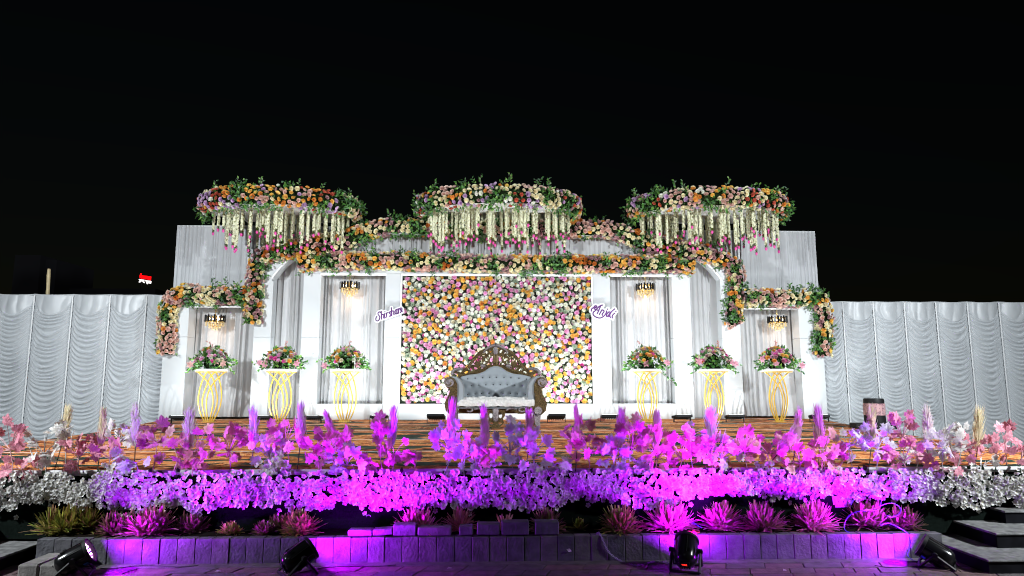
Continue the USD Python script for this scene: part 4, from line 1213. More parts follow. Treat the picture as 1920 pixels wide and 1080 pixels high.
# ------------------------------------------------------------------ floodlights on masts beside the stage; their crossing shadows show on the sofa
for (x, y, z, pw, lab, tgt) in ((-8.9, 3.2, 4.6, 3150.0, 'steel mast with a white floodlight standing left of the stage', (2.5, 14.0, 3.0)), (8.9, 3.2, 4.6, 3450.0, 'steel mast with a white floodlight standing right of the stage', (-2.5, 14.0, 3.0))):
    t = thing('light_mast', lab, 'light mast', (x, y, 0))
    d = unit(np.array(tgt) - [x, y, z])
    A = aim(d).T
    part(t, 'pole', tube([(x, y, 0), (x, y, z - .2)], [.06, .04], 10), 'black_metal', smooth=True)
    part(t, 'lamp_head', rot(bx(-.32, .32, -.22, .22, -.02, .10, .02), A, (x, y, z)), 'black_metal')
    part(t, 'lamp_glass', rot(bx(-.28, .28, -.18, .18, -.024, -.0205), A, (x, y, z)), 'flood_glass')
    sg = 1 if x < 0 else -1
    e_, p_ = np.array([sg * math.sin(.92), math.cos(.92), 0]), np.array([sg * math.cos(.92), -math.sin(.92), 0])
    o_ = np.array([x, y, z])
    q = np.array([o_ + p_ * .21 + e_ * a + [0, 0, b] for a, b in ((-.05, -.45), (.95, -.45), (.95, .45), (-.05, .45))])
    part(t, 'barn_door', (np.vstack([q, q + p_ * .006]), np.array([[0, 1, 2], [0, 2, 3], [4, 6, 5], [4, 7, 6], [0, 4, 1], [1, 4, 5], [1, 5, 2], [2, 5, 6], [2, 6, 3], [3, 6, 7], [3, 7, 0], [0, 7, 4]])), 'black_metal')
    rect_light(t + '/beam', np.array([x, y, z]) + d * .03 - [x, y, 0], d, .3, .3, pw * 1.67, (.90, .96, 1.0))


# ------------------------------------------------------------------ par lamps
def par_lamp(px, py, Yp, label, azim, tilt, power, cone, variant=0, color=(.37, .003, 1.0)):
    """px, py: middle of the can. azim: degrees from straight ahead, clockwise; tilt: degrees above level."""
    c = at(px, py, Yp)
    t = thing('par_lamp', label, 'stage lamp', (c[0], c[1], 0), 'black stage lamps in front of the planter')
    d = unit([math.sin(math.radians(azim)) * math.cos(math.radians(tilt)), math.cos(math.radians(azim)) * math.cos(math.radians(tilt)), math.sin(math.radians(tilt))])
    A = aim(-d).T                       # local +z is the beam
    L = .125
    A = A * .84
    part(t, 'can', rot(lathe([(.001, -L - .045), (.05, -L - .042), (.085, -L - .02), (.104, -L + .02), (.108, -.02), (.108, L - .012), (.102, L), (.099, L - .03)], 28), A, c), 'black_gloss', smooth=40)
    part(t, 'front_ring', rot(lathe([(.099, L - .02), (.099, L + .004), (.116, L + .006), (.118, L - .022), (.108, L - .026)], 28), A, c), 'black_metal', smooth=40)
    part(t, 'lens', rot(lathe([(.098, L - .030), (.001, L - .029)], 24), A, c), 'lens_violet')
    for rr, nn in ((.0, 1), (.036, 6), (.075, 12)):
        for k in range(nn):
            a = k * 2 * math.pi / nn
            v, f = lathe([(.012, 0), (.009, .008), (.001, .010)], 8)
            part(t, 'led', rot((v + [rr * math.cos(a), rr * math.sin(a), L - .0285], f), A, c), 'led_violet')
    for a in np.arange(0, 6.28, math.pi / 4) + .2:       # cooling slots and ribs
        part(t, 'rib', rot(rot(bx(.1085, .1125, -.003, .003, -.09, L - .03), Rz(a)), A, c), 'black_metal')
        for q in range(3):
            part(t, 'vent_slot', rot(rot(bx(.1082, .1092, .014 + .012 * q, .020 + .012 * q, -.08, -.045), Rz(a)), A, c), 'hole_black')
    part(t, 'side_sticker', rot(rot(bx(.1085, .1095, -.022, .022, .045, .085), Rz(-2.2 if azim > 0 else -.9)), A, c), 'blue_film')
    part(t, 'rear_panel', rot(bx(-.05, .05, -.045, .045, -L - .052, -L - .0425, .004), A, c), 'black_metal')
    for q in range(4):
        part(t, 'rear_button', rot(bx(-.036 + q * .022, -.024 + q * .022, -.034, -.024, -L - .056, -L - .0525), A, c), 'grey_label')
    if variant == 3:
        up2 = A @ np.array([0, 0, -1.0])
        for q, glyph in enumerate(([[(0, 1), (1, 1)], [(.5, 1), (.5, 0)]], [[(0, 0), (0, 1), (1, 1), (1, 0)], [(0, .5), (1, .5)]], [[(0, 0), (0, 1), (1, 1), (1, .5), (0, .5)], [(.5, .5), (1, 0)]])):
            g = union_all([LineString(l).buffer(.14) for l in glyph])
            v, f = tri(trimesh.creation.extrude_polygon(g, .3, engine='earcut'))
            v = np.stack([-(v[:, 0] * .011 - .026 + q * .018), v[:, 1] * .017 + .006, -L - .0525 - v[:, 2] * .004], 1)
            part(t, 'red_digit', rot((v, f[:, ::-1]), A, c), 'led_red')
    # double yoke: two U brackets hinged at the sides
    hx = unit(np.cross(d, [0, 0, 1.0]))
    fwd = unit(np.cross([0, 0, 1.0], hx))
    for sgn, sp in ((1, .11), (-1, .13)):
        pts = [c + hx * .110, np.array([*(c + hx * .112 + fwd * sgn * sp)[:2], .024]), np.array([*(c - hx * .112 + fwd * sgn * sp)[:2], .024]), c - hx * .110]
        for a, b in zip(pts[:-1], pts[1:]):
            part(t, 'yoke_bar', tube([a, b], .011, 5), 'black_metal')
    for sx in (-1, 1):
        part(t, 'yoke_knob', tube([c + hx * sx * .090, c + hx * sx * .130], .020, 10), 'black_metal', smooth=40)
    sl = UsdLux.SphereLight.Define(stage, t + '/beam'); sl.CreateRadiusAttr(.06); sl.CreateIntensityAttr(power); sl.CreateColorAttr(color)
    sh = UsdLux.ShapingAPI.Apply(sl.GetPrim()); sh.CreateShapingConeAngleAttr(cone); sh.CreateShapingConeSoftnessAttr(1.0)
    place(sl, c + d * (L * .84 + .018) - [c[0], c[1], 0], aim(d))
    dl = UsdLux.DiskLight.Define(stage, t + '/spill'); dl.CreateRadiusAttr(.08); dl.CreateIntensityAttr(power * .16); dl.CreateColorAttr(color)
    place(dl, c + d * (L * .84 + .010) - [c[0], c[1], 0], aim(d))
    return c


PW = 4600.0
par_lamp(143, 1046, 5.55, 'leftmost stage lamp, its violet lit lens turned to the right', 72, 28, PW * 1.0, 34)
par_lamp(562, 1042, 5.55, 'second stage lamp from the left, dark, turned to the right', 56, 30, PW * 1.1, 36)
par_lamp(1286, 1032, 5.58, 'stage lamp with a red display on its back, seen from behind', 22, 38, PW * 1.5, 32, 3)
par_lamp(1752, 1036, 5.60, 'rightmost stage lamp, turned to the left beside the stairs', -58, 30, PW * 1.2, 36)

# ------------------------------------------------------------------ band of small white blossoms along the stage front
bb = thing('blossom_band', 'thick band of small white artificial blossoms along the stage front', 'blossoms', (0, YF, S - .15))


def blossom(pos, n, r):
    B = basis(n, spin=rng.uniform(0, 6.28))
    V, Fs, C = [[0, 0, -.10 * r]], [], [[.42, .36, .16]]
    w = rng.uniform(.80, 1.0)
    cup = rng.uniform(.15, .5)
    for k in range(5):
        a = k * 2 * math.pi / 5
        b = len(V)
        tw = rng.uniform(-.08, .12)
        for da, rr, zz in ((-.60, .50, .05), (-.48, .86, .75), (0, 1.02, 1.0), (.48, .86, .8), (.60, .50, .05), (0, .55, .12)):
            V.append([rr * r * math.cos(a + da), rr * r * math.sin(a + da), (zz * cup + tw * da) * r]); C.append(np.array([.80, .79, .77]) * w * (1 if rr > .6 else .9))
        for q in range(4):
            Fs.append([b + 5, b + q, b + q + 1])
        Fs += [[0, b, b + 5], [0, b + 5, b + 4]]
    return np.array(V) @ B.T + pos, np.array(Fs), np.array(C)


bl, gl = [], []
lowf = lambda x: .38 + .18 * meshkit.noise(np.array([x * 1.9, 3.3, 0])) + .22 * (meshkit.noise(np.array([x * 5.5, 1.3, 0])) - .5)
for _ in range(6200):
    x = rng.uniform(-5.3, 5.3); q = rng.uniform(-.06, 1.0)
    depth_ = lowf(x) * .60
    n_ = meshkit.noise(np.array([x * 3.1, q * 3.0, 5.5]))
    if rng.random() > (.45 + 1.1 * n_) * (1.0 if q < .8 else .6):
        continue
    if q < .16 and rng.random() < .62:
        continue
    z = S + .01 - q * depth_ - .02
    bulge = .08 + .07 * math.cos(max(q, 0) * 1.5) + .06 * meshkit.noise(np.array([x * 6, z * 8, 0]))
    pos = np.array([x, YF - .06 - bulge, z])
    bl.append((rng.uniform(.023, .031) * (1 if rng.random() < .8 else .75), pos))
for xc in (on(280, 870, S)[0], on(912, 870, S)[0], on(1430, 880, S)[0], on(520, 880, S)[0], on(300 + 900, 880, S)[0]):
    for _ in range(26):
        bl.append((rng.uniform(.022, .032), np.array([xc + rng.normal(0, .08), YF - .12 + rng.normal(0, .03), S + rng.uniform(-.05, .10)])))
for _ in range(22):     # stray blossoms hanging below
    x = rng.uniform(-5, 5)
    bl.append((.024, np.array([x, YF - .13, S - .05 - lowf(x) * .60 - rng.uniform(-.02, .02)])))
bl = [(r, blossom(p, unit([rng.normal(0, .45), -1, rng.normal(.0, .42)]), r)) for r, p in bl]
bl.sort(key=lambda b: -b[0])
for _, m in bl[:300]:
    part(bb, 'blossom', m, 'cloth_leaf')
part(bb, 'small_blossoms', cat_([m for _, m in bl[300:]]), 'cloth_leaf', kind='stuff')
for _ in range(900):
    x = rng.uniform(-5.3, 5.3)
    gl.append(leaf_geo(np.array([x, YF - .07, S - .01 - rng.uniform(0, lowf(x) * .58)]), unit(FRONT + rng.normal(0, .4, 3)), unit(rng.normal(0, 1, 3) + [0, -.4, .1]), .06, .02, (.03, .05, .025)))
part(bb, 'backing_leaves', cat_(gl), 'leafage', kind='stuff')

# ------------------------------------------------------------------ maple leaf sprays
HALF = [(0, 0), (.12, .04), (.36, -.08), (.37, .08), (.60, .15), (.51, .26), (.60, .36), (.40, .42), (.50, .58), (.64, .66), (.46, .72), (.40, .86), (.25, .72), (.22, .80), (.15, .96), (0, 1.14)]
OUT = np.array(HALF + [(-x, y) for x, y in HALF[-2:0:-1]])
VEIN = {2: .5, 4: .4, 8: .4, 9: .4, 15: .4, 21: .4, 22: .4, 26: .4, 28: .5}


def maple(pos, up, n, size, col):
    up = unit(up); n = unit(n - up * (n @ up)); s = np.cross(up, n)
    k = len(OUT)
    mid = OUT * .52 + np.array([0, .18])
    curl = rng.uniform(.0, .22); fold = rng.uniform(-.05, .18)
    P2 = np.vstack([OUT, mid, [[0, .3]]])
    r = np.hypot(P2[:, 0], P2[:, 1] - .3)
    h = -curl * r ** 2 + fold * np.abs(P2[:, 0]) + np.r_[np.zeros(k), .02 * (np.arange(k) % 2), 0]
    V = pos + size * (P2[:, :1] * s + P2[:, 1:] * up + h[:, None] * n)
    Fs = []
    for i in range(k):
        j = (i + 1) % k
        Fs += [[i, j, k + j], [i, k + j, k + i], [k + i, k + j, 2 * k]]
    c = np.asarray(col) * rng.uniform(.85, 1.1)
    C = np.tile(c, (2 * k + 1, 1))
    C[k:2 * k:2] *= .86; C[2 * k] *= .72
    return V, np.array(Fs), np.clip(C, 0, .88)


WHITE, PINK, DUSK, LILAC = (.84, .82, .79), (.82, .34, .44), (.62, .28, .36), (.76, .72, .86)
# x, y of the crown's middle; half width; half height; colour; leaves
SPR = [(14, 822, 30, 34, PINK, 11), (45, 868, 40, 22, PINK, 8), (78, 832, 34, 30, WHITE, 12), (128, 808, 26, 16, WHITE, 5), (150, 838, 30, 34, PINK, 12), (205, 842, 26, 26, PINK, 7), (225, 810, 24, 16, WHITE, 6), (292, 812, 30, 30, DUSK, 11),
       (250, 852, 30, 22, LILAC, 6), (365, 832, 40, 40, PINK, 15), (330, 850, 24, 22, DUSK, 6), (435, 828, 32, 30, PINK, 13), (505, 840, 30, 34, WHITE, 14), (535, 810, 32, 30, PINK, 13), (590, 838, 28, 26, DUSK, 10), (625, 822, 34, 34, PINK, 13), (648, 858, 28, 22, LILAC, 7),
       (712, 812, 14, 34, DUSK, 8), (742, 838, 32, 22, DUSK, 7), (774, 858, 18, 20, PINK, 7), (690, 856, 12, 20, DUSK, 4), (838, 822, 34, 34, LILAC, 13), (872, 838, 34, 34, LILAC, 14), (900, 850, 24, 26, PINK, 8), (958, 822, 28, 42, LILAC, 15), (1000, 838, 32, 36, WHITE, 12), (1030, 866, 30, 16, WHITE, 5),
       (1082, 802, 28, 32, DUSK, 12), (1100, 832, 42, 30, PINK, 14), (1150, 842, 30, 30, LILAC, 12), (1190, 818, 36, 36, DUSK, 14), (1186, 868, 34, 14, LILAC, 6), (1232, 832, 30, 42, PINK, 14), (1280, 842, 32, 30, PINK, 12), (1298, 808, 26, 20, LILAC, 6), (1330, 840, 30, 30, PINK, 12), (1352, 838, 30, 34, WHITE, 13),
       (1400, 826, 32, 34, PINK, 13), (1440, 832, 40, 30, PINK, 15), (1495, 848, 30, 34, PINK, 12), (1545, 838, 32, 40, PINK, 14), (1595, 818, 28, 34, WHITE, 12), (1640, 822, 30, 30, LILAC, 12), (1572, 862, 30, 16, PINK, 5), (1688, 800, 26, 34, PINK, 12), (1700, 846, 38, 28, PINK, 12), (1765, 826, 38, 32, WHITE, 16), (1722, 850, 22, 24, WHITE, 6),
       (1815, 838, 30, 28, PINK, 11), (1800, 815, 18, 40, WHITE, 7), (1765, 872, 30, 26, PINK, 6), (1868, 836, 34, 24, PINK, 9), (1890, 816, 16, 26, PINK, 4), (1845, 862, 24, 20, WHITE, 4), (1915, 845, 18, 24, PINK, 5)]
PLU = [(126, 764, 100, 888, 'cream', .085), (191, 768, 181, 888, 'cream', .07), (250, 762, 250, 888, 'white', .085), (352, 770, 350, 890, 'white', .15), (472, 768, 470, 888, 'white', .08), (562, 760, 556, 888, 'white', .08), (608, 775, 640, 880, 'pink', .07), (735, 766, 727, 886, 'lilac', .075),
       (846, 752, 838, 884, 'pink', .08), (904, 764, 908, 884, 'pink', .08), (990, 772, 985, 884, 'pink', .085), (1077, 764, 1079, 884, 'cream', .05), (1163, 768, 1156, 884, 'pink', .085), (1228, 772, 1226, 886, 'pink', .08), (1331, 768, 1321, 884, 'white', .12), (1492, 800, 1432, 880, 'pink', .13),
       (1495, 770, 1483, 884, 'pink', .075), (1530, 764, 1534, 884, 'dusk', .085), (1632, 766, 1628, 886, 'cream', .085), (1735, 766, 1737, 888, 'rosy', .085), (1833, 766, 1826, 890, 'cream', .095)]
ORD = 'first second third fourth fifth sixth seventh eighth ninth tenth eleventh twelfth thirteenth fourteenth fifteenth sixteenth seventeenth eighteenth nineteenth twentieth'.split()
cname = {WHITE: 'white', PINK: 'pink', DUSK: 'dusky pink', LILAC: 'pale lilac'}
pxs = sorted(p[0] for p in PLU)
seen_ = {}


def spray_label(px, py, col):
    """Which spray: by its colour, the pampas plume it stands at, and height."""
    i = int(np.argmin([abs(px - q) for q in pxs]))
    if i < 10:
        w = f'{ORD[i]} pampas plume from the left' if i else 'leftmost pampas plume'
    else:
        k = len(pxs) - 1 - i
        w = f'{ORD[k]} pampas plume from the right' if k else 'rightmost pampas plume'
    side = 'just left of' if px < pxs[i] - 6 else 'just right of' if px > pxs[i] + 6 else 'in front of'
    lab = f'{cname[col]} maple leaf spray {side} the {w}'
    alt = ['', 'low ', 'tall ', 'small ']
    n = seen_.get(lab, 0); seen_[lab] = n + 1
    lab = (('low ' if py > 845 else 'tall ' if py < 815 else '') + lab) if n == 0 else ('second ' if n == 1 else 'third ') + lab
    return lab.replace('spray just left of the', 'spray left of the').replace('spray just right of the', 'spray right of the').replace('second tall', 'second').replace('second low', 'second')


used_ = set()
for (px, py, hw, hh, col, n) in SPR:
    py, hh = py + 5, hh * .88
    Ys = YF - rng.uniform(.02, .16)
    root = at(px + rng.uniform(-10, 10), 893, Ys)
    lab = spray_label(px, py, col)
    while lab in used_:
        lab = 'another ' + lab
    used_.add(lab)
    t = thing('leaf_spray', lab, 'leaf spray', root, 'maple leaf sprays along the stage front')
    hub = at(px + rng.uniform(-6, 6), min(py + hh * .55, 880), Ys)
    st = [tube([root, root * .5 + hub * .5 + [rng.normal(0, .012), 0, 0], hub], .0045, 5)]
    lf = []
    for k in range(int(n * 1.55)):
        a, q = rng.uniform(0, 6.28), math.sqrt(rng.uniform(.02, 1))
        tip = at(px + hw * q * math.cos(a), py + hh * q * math.sin(a), Ys + rng.uniform(-.10, .10))
        st.append(tube([hub, hub * .4 + tip * .6 + [0, 0, .012], tip], .0028, 4))
        out = unit(tip - hub + [0, -.02, 0])
        nrm = unit(np.array([rng.normal(0, .45), -1, rng.normal(.15, .45)]))
        if rng.random() < .15:
            nrm = unit(np.array([rng.normal(0, 1), -.3, rng.normal(0, .6)]))
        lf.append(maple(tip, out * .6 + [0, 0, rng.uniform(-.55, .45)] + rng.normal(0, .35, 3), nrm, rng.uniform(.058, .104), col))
    part(t, 'stem', cat_(st), 'stem_pink' if col in (PINK, DUSK) else 'white_plastic')
    for m in lf:
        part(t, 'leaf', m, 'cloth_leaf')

# ------------------------------------------------------------------ pampas plumes
plab = ['tall cream pampas plume leaning to the right, leftmost of all', 'narrow cream pampas plume, second from the left', 'fluffy white pampas plume in front of the curtain by the left end of the backdrop', 'wide wispy pampas plume in front of the leftmost pedestal', 'slim magenta lit pampas plume left of the second pedestal from the left',
        'magenta lit pampas plume just right of the second pedestal from the left', 'magenta lit pampas plume broken over to the left, before the third pedestal from the left', 'lilac lit pampas plume left of the flower wall board', "tallest pampas plume, in front of the sofa's left arm", "pale wispy pampas plume left of the sofa's centre leg",
        "spread pampas plume below the sofa's right half", 'thin two pronged pampas plume right of the sofa', 'upright pampas plume in front of the board right of the flower wall', 'forked pampas plume before the third pedestal from the right', 'wide bright magenta pampas plume in front of the second pedestal from the right',
        'magenta pampas plume leaning far to the right before the rightmost pedestal', 'bright magenta upright pampas plume left of the right niche post', 'dusty brown pink pampas plume in front of the right niche post', 'cream pampas plume in front of the black drum', 'pale rose pampas plume in front of the right curtain', 'cream pampas plume with two tufts, rightmost of all']
PCOL = dict(cream=(.84, .74, .54), white=(.86, .80, .78), pink=(.84, .58, .66), lilac=(.78, .68, .82), dusk=(.60, .42, .42), rosy=(.86, .73, .75))
for (tx, ty, bx_, by, colk, wd), lab in zip(PLU, plab):
    Ys = YF - rng.uniform(.02, .10)
    root, tip = at(bx_, by, Ys), at(tx, ty, Ys - .02)
    axis = tip - root; Lp = np.linalg.norm(axis); ax = axis / Lp
    sd = unit(np.cross(ax, FRONT)); fr_ = unit(np.cross(sd, ax))
    t = thing('pampas_plume', lab, 'pampas plume', root, 'pampas plumes along the stage front')
    bend = lambda q: root + axis * q + sd * .02 * math.sin(q * 3)
    part(t, 'stem', tube([bend(q) for q in np.linspace(0, .55, 8)], .0042, 5), 'stem_dark')
    V, Fs, C = [], [], []
    col = np.array(PCOL[colk])
    for k in range(560):
        q0 = rng.uniform(.34, .86)
        ln = rng.uniform(.17, .36) * Lp * (1.12 - .45 * q0)
        th = rng.uniform(0, 6.28); sp = (.04 + .55 * rng.random() ** 1.3) * (wd / .085) * (1.15 - .4 * q0)
        dv = unit(ax + sp * (math.cos(th) * sd + .6 * math.sin(th) * fr_))
        p = bend(q0); m_ = p + dv * ln * .55
        e = p + unit(dv + ax * .25) * ln
        wv_ = unit(np.cross(dv, FRONT + rng.normal(0, .25, 3))) * rng.uniform(.0018, .0042)
        b = len(V); V += [p, m_ + wv_, m_ - wv_, e]; Fs += [[b, b + 1, b + 2], [b + 1, b + 3, b + 2]]
        c = col * rng.uniform(.85, 1.15); C += [c * .9, c, c, c * 1.1]
    part(t, 'plume', (np.array(V), np.array(Fs), np.clip(C, 0, .88)), 'plume_hair')

# ------------------------------------------------------------------ spiky plants in the planter
pls = [(106, 955, 62, 'o', 'yellow green spiky plant, leftmost in the planter'), (163, 955, 78, 'o', 'large olive spiky plant behind the leftmost stage lamp'), (215, 962, 60, 'm', 'half pink spiky plant below the left socket box'), (292, 955, 92, 'p', 'big magenta spiky plant right of the left socket box'), (352, 966, 62, 'm', 'spiky plant merging into the right of the big magenta one'),
       (435, 984, 46, 'o', 'small sparse plant left of the second stage lamp'), (490, 982, 44, 'm', 'low dark pink plant just left of the second stage lamp'), (520, 970, 52, 'm', 'dusky spiky plant above the second stage lamp'), (575, 960, 84, 'o', 'broad olive green plant above the second stage lamp'), (782, 957, 60, 'p', 'pink spiky plant behind the loose stones, leftmost there'),
       (876, 955, 54, 'p', 'open pink plant with few blades behind the loose stones'), (952, 967, 34, 'p', 'tiny pink plant half hidden behind a loose stone'), (1018, 957, 52, 'm', 'green and pink plant behind the rightmost loose stone'), (1082, 984, 34, 'o', 'tiny dark plant right of the rightmost loose stone'), (1157, 950, 66, 'o', 'brownish bushy plant left of the lamp with the red display'), (1258, 945, 66, 'p', 'magenta plant directly behind the lamp with the red display'),
       (1352, 944, 92, 'p', 'largest bright pink plant right of the lamp with the red display'), (1437, 946, 74, 'm', 'dark pink plant between the two largest pink ones'), (1522, 944, 78, 'p', 'round pink plant left of the tangled blue cable'), (1626, 945, 84, 'p', 'bright magenta plant under the tangled blue cable'), (1702, 955, 52, 'm', 'sparse pink plant, rightmost in the planter')]
for k, (px, py, w, kind, lab) in enumerate(pls):
    Yp = YW + .22 + .10 * (k % 3 == 1)
    base = np.array([at(px, 1000, Yp)[0], Yp, .185])
    hh = max(.10, (at(px, py, Yp)[2] - base[2])) * 1.02
    ww = w * Yp / F
    t = thing('spiky_plant', lab, 'plant', base, 'spiky plants in the planter')
    V, Fs, C = [], [], []
    heads = [base + [rng.uniform(-.28, .28) * ww, rng.uniform(-.05, .05), 0] for _ in range(max(1, int(w / 20)))]
    pal = {'o': [(.30, .30, .05), (.20, .25, .045), (.42, .36, .09), (.30, .17, .09)], 'm': [(.20, .13, .07), (.34, .12, .16), (.12, .11, .04), (.28, .10, .11)], 'p': [(.58, .18, .30), (.46, .11, .18), (.36, .15, .14), (.66, .28, .40)]}[kind]
    for _ in range(int(110 + w * 3.2) if w > 40 else 44):
        h0 = heads[rng.integers(len(heads))]
        az, el_ = rng.uniform(0, 6.28), math.radians(rng.uniform(8, 88))
        ln = rng.uniform(.6, .95) * hh * (1.0 if el_ > .8 else .95) + .02
        d0 = np.array([math.cos(az) * math.cos(el_), math.sin(az) * math.cos(el_), math.sin(el_)])
        lat = np.array([-math.sin(az), math.cos(az), 0])
        wb = rng.uniform(.0065, .0105)
        c = np.array(pal[rng.integers(len(pal))]) * rng.uniform(.6, 1.3)
        b = len(V)
        st0 = h0 + [rng.normal(0, .015), rng.normal(0, .012), rng.uniform(0, hh * .22)]
        for q in np.linspace(0, 1, 5):
            p = st0 + d0 * ln * q + np.array([0, 0, -.16 * ln * q ** 2 * math.cos(el_) * 1.1])
            wq = wb * (.75 if q < .1 else 1.0 if q < .8 else .55)
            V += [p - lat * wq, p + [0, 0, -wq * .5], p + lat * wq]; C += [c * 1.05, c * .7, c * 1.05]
        for q in range(4):
            i = b + q * 3
            Fs += [[i, i + 1, i + 4], [i, i + 4, i + 3], [i + 1, i + 2, i + 5], [i + 1, i + 5, i + 4]]
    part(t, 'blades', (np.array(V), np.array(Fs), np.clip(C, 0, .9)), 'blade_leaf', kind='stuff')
    part(t, 'root_clump', (lambda m: (m[0] * [ww * .18, .04, .03] + base, m[1]))(tri(trimesh.creation.icosphere(1, 1))), 'soil')

# ------------------------------------------------------------------ sockets and cables
for pxa, pxb, pya, pyb, lab in ((200, 246, 928, 957, 'white three socket outlet box below the left of the blossom band'), (1562, 1598, 930, 955, 'white outlet box half hidden by blossoms above the tangled blue cable')):
    Ys = YF - (.15 if pxa < 1000 else .10)
    a, b = at(pxa, pyb, Ys), at(pxb, pya, Ys)
    x0, x1, z0, z1 = a[0], b[0], a[2], b[2]
    t = thing('socket_box', lab, 'socket box', ((x0 + x1) / 2, Ys, z0))
    part(t, 'housing', bx(x0, x1, Ys, Ys + .05, z0, z1, .006), 'white_plastic')
    part(t, 'face_plate', bx(x0 + .018, x1 - .018, Ys - .006, Ys - .0005, z0 + .018, z1 - .022, .003), 'white_plastic')
    part(t, 'wall_bracket', bx((x0 + x1) / 2 - .02, (x0 + x1) / 2 + .02, Ys + .0505, YF - .03, z0 + .02, z1 - .02), 'black_metal')
    for k in range(3):
        cx, cz = x0 + (x1 - x0) * (.26 + .245 * k), z0 + (z1 - z0) * .45
        part(t, 'socket', bx(cx - .024, cx + .024, Ys - .0095, Ys - .0065, cz - .03, cz + .034, .001), 'white_plastic')
        for dx, dz, hw_, hh_ in ((0, .016, .004, .008), (-.012, -.014, .0045, .004), (.012, -.014, .0045, .004)):
            part(t, 'pin_hole', bx(cx + dx - hw_, cx + dx + hw_, Ys - .0105, Ys - .0098, cz + dz - hh_, cz + dz + hh_), 'hole_black')
    if pxa < 1000:
        for k, (dx, dz) in enumerate(((-.055, -.06), (.0, -.07))):
            cx = x0 + (x1 - x0) * .74 + .012 * (k * 2 - 1)
            part(t, 'plug_cable', tube(spline([(cx, Ys - .03, z0 + .04), (cx + dx * .5, Ys - .035, z0 + .012), (cx + dx, Ys - .03, z0 + dz)], 10), .0045, 5), 'black_metal')
        part(t, 'plug', bx(x0 + (x1 - x0) * .74 - .02, x0 + (x1 - x0) * .74 + .02, Ys - .04, Ys - .011, z0 + .03, z0 + .07, .006), 'white_plastic')


def cable(name, label, pts, r, m, n=70, twist=0.0):
    q = spline(pts, n)
    ms = [tube(q, r * .62, 5)]
    if twist:
        a = np.linspace(0, n * .9, n)
        off = np.stack([np.cos(a), np.sin(a), np.sin(a + 1)], 1) * twist
        ms = [tube(q + off, r, 5), tube(q - off, r, 5)]
    return single(name, cat_(ms), m, label, 'cable', smooth=True)


g = .018
cable('twisted_cable', 'pale twisted cable hanging over the planter wall left of the lamp with the red display', [at(1118, 1003, YW + .06), at(1124, 1000, YW + .01), at(1130, 1012, YW - .012), at(1142, 1036, YW - .014), on(1165, 1052, g), on(1196, 1060, g), on(1230, 1053, g), on(1262, 1057, g), on(1282, 1058, g)], .0035, 'cable_white', 90, .004)
Yc = YW + .12
cable('looped_cable', 'blue cable tangled in loops over the bright magenta plant', [at(a, b, Yc - .14 + .05 * math.sin(i * 1.7)) for i, (a, b) in enumerate([(1596, 946), (1604, 932), (1620, 924), (1640, 930), (1652, 942), (1648, 952), (1630, 956), (1605, 960), (1588, 972), (1583, 988), (1592, 998)])], .005, 'cable_blue', 90)
cable('looped_cable', 'blue cable forming an open eye shaped loop right of the magenta plant', [at(a, b, Yc - .12) for a, b in [(1615, 957), (1640, 953), (1660, 945), (1678, 945), (1689, 956), (1682, 966), (1664, 966)]], .0065, 'cable_blue', 70)
cable('looped_cable', 'blue cable running down over the planter wall beside the rightmost stage lamp', [at(1652, 985, Yc - .1), at(1672, 983, Yc - .1), at(1690, 992, Yc - .12), at(1704, 1003, YW - .005), at(1708, 1020, YW - .02), at(1702, 1036, YW - .02), on(1712, 1050, g)], .005, 'cable_blue', 60)
cable('thin_cable', 'pair of thin blue cables crossing the turf above the lamp with the red display', [at(1262, 962, YF - .2), at(1290, 975, YF - .3), at(1316, 990, YW + .1)], .004, 'cable_blue', 30)
cable('power_cable', 'black power cable on the paving behind the leftmost stage lamp', [on(118, 1066, g), on(160, 1062, g), on(205, 1066, g), on(262, 1061, g), on(330, 1063, g), on(372, 1060, g)], .005, 'black_metal', 60)
cable('power_cable', 'black power cable curling on the paving by the second stage lamp from the left', [at(548, 1030, 5.45), at(533, 1048, 5.40), on(540, 1076, g), on(575, 1071, g), on(612, 1064, g), on(680, 1062, g), on(742, 1059, g)], .005, 'black_metal', 60)
cable('power_cable', 'black power cable on the paving behind the rightmost stage lamp', [on(1790, 1072, g), on(1760, 1066, g), on(1718, 1062, g), on(1676, 1064, g), on(1640, 1060, g)], .005, 'black_metal', 50)
for k_, (a, b, lab) in enumerate(((402, 1072, 'fallen white petal on the paving right of the leftmost stage lamp'), (838, 1066, 'fallen white petal on the paving below the loose stones'), (1062, 1030, 'pale dry leaf stuck on the face of the planter wall'), (1468, 1070, 'fallen white petal on the paving between the two right stage lamps'))):
    p_ = on(a, b, .022) if k_ != 2 else at(a, b, YW - .012)
    single('fallen_petal' if k_ != 2 else 'dry_leaf', leaf_geo(p_, np.array([0, -.3, 1.0]) if k_ != 2 else np.array([0, -1.0, .2]), np.array([.8, .5, .05]) if k_ != 2 else np.array([1.0, 0, -.35]), .05, .014, (.6, .58, .55)), 'cloth_leaf', lab, 'petal' if k_ != 2 else 'leaf')
rc = at(1300, 997, YW + .05)
single('red_cloth', (lambda m: (m[0] * [.045, .04, .012] * (1 + .3 * np.sin(m[0][:, :1] * 7)) + [rc[0], rc[1], kh + .012], m[1]))(tri(trimesh.creation.icosphere(3, 1))), 'red_rag', 'crumpled red scrap on the planter wall behind the lamp with the red display', 'scrap', smooth=True)

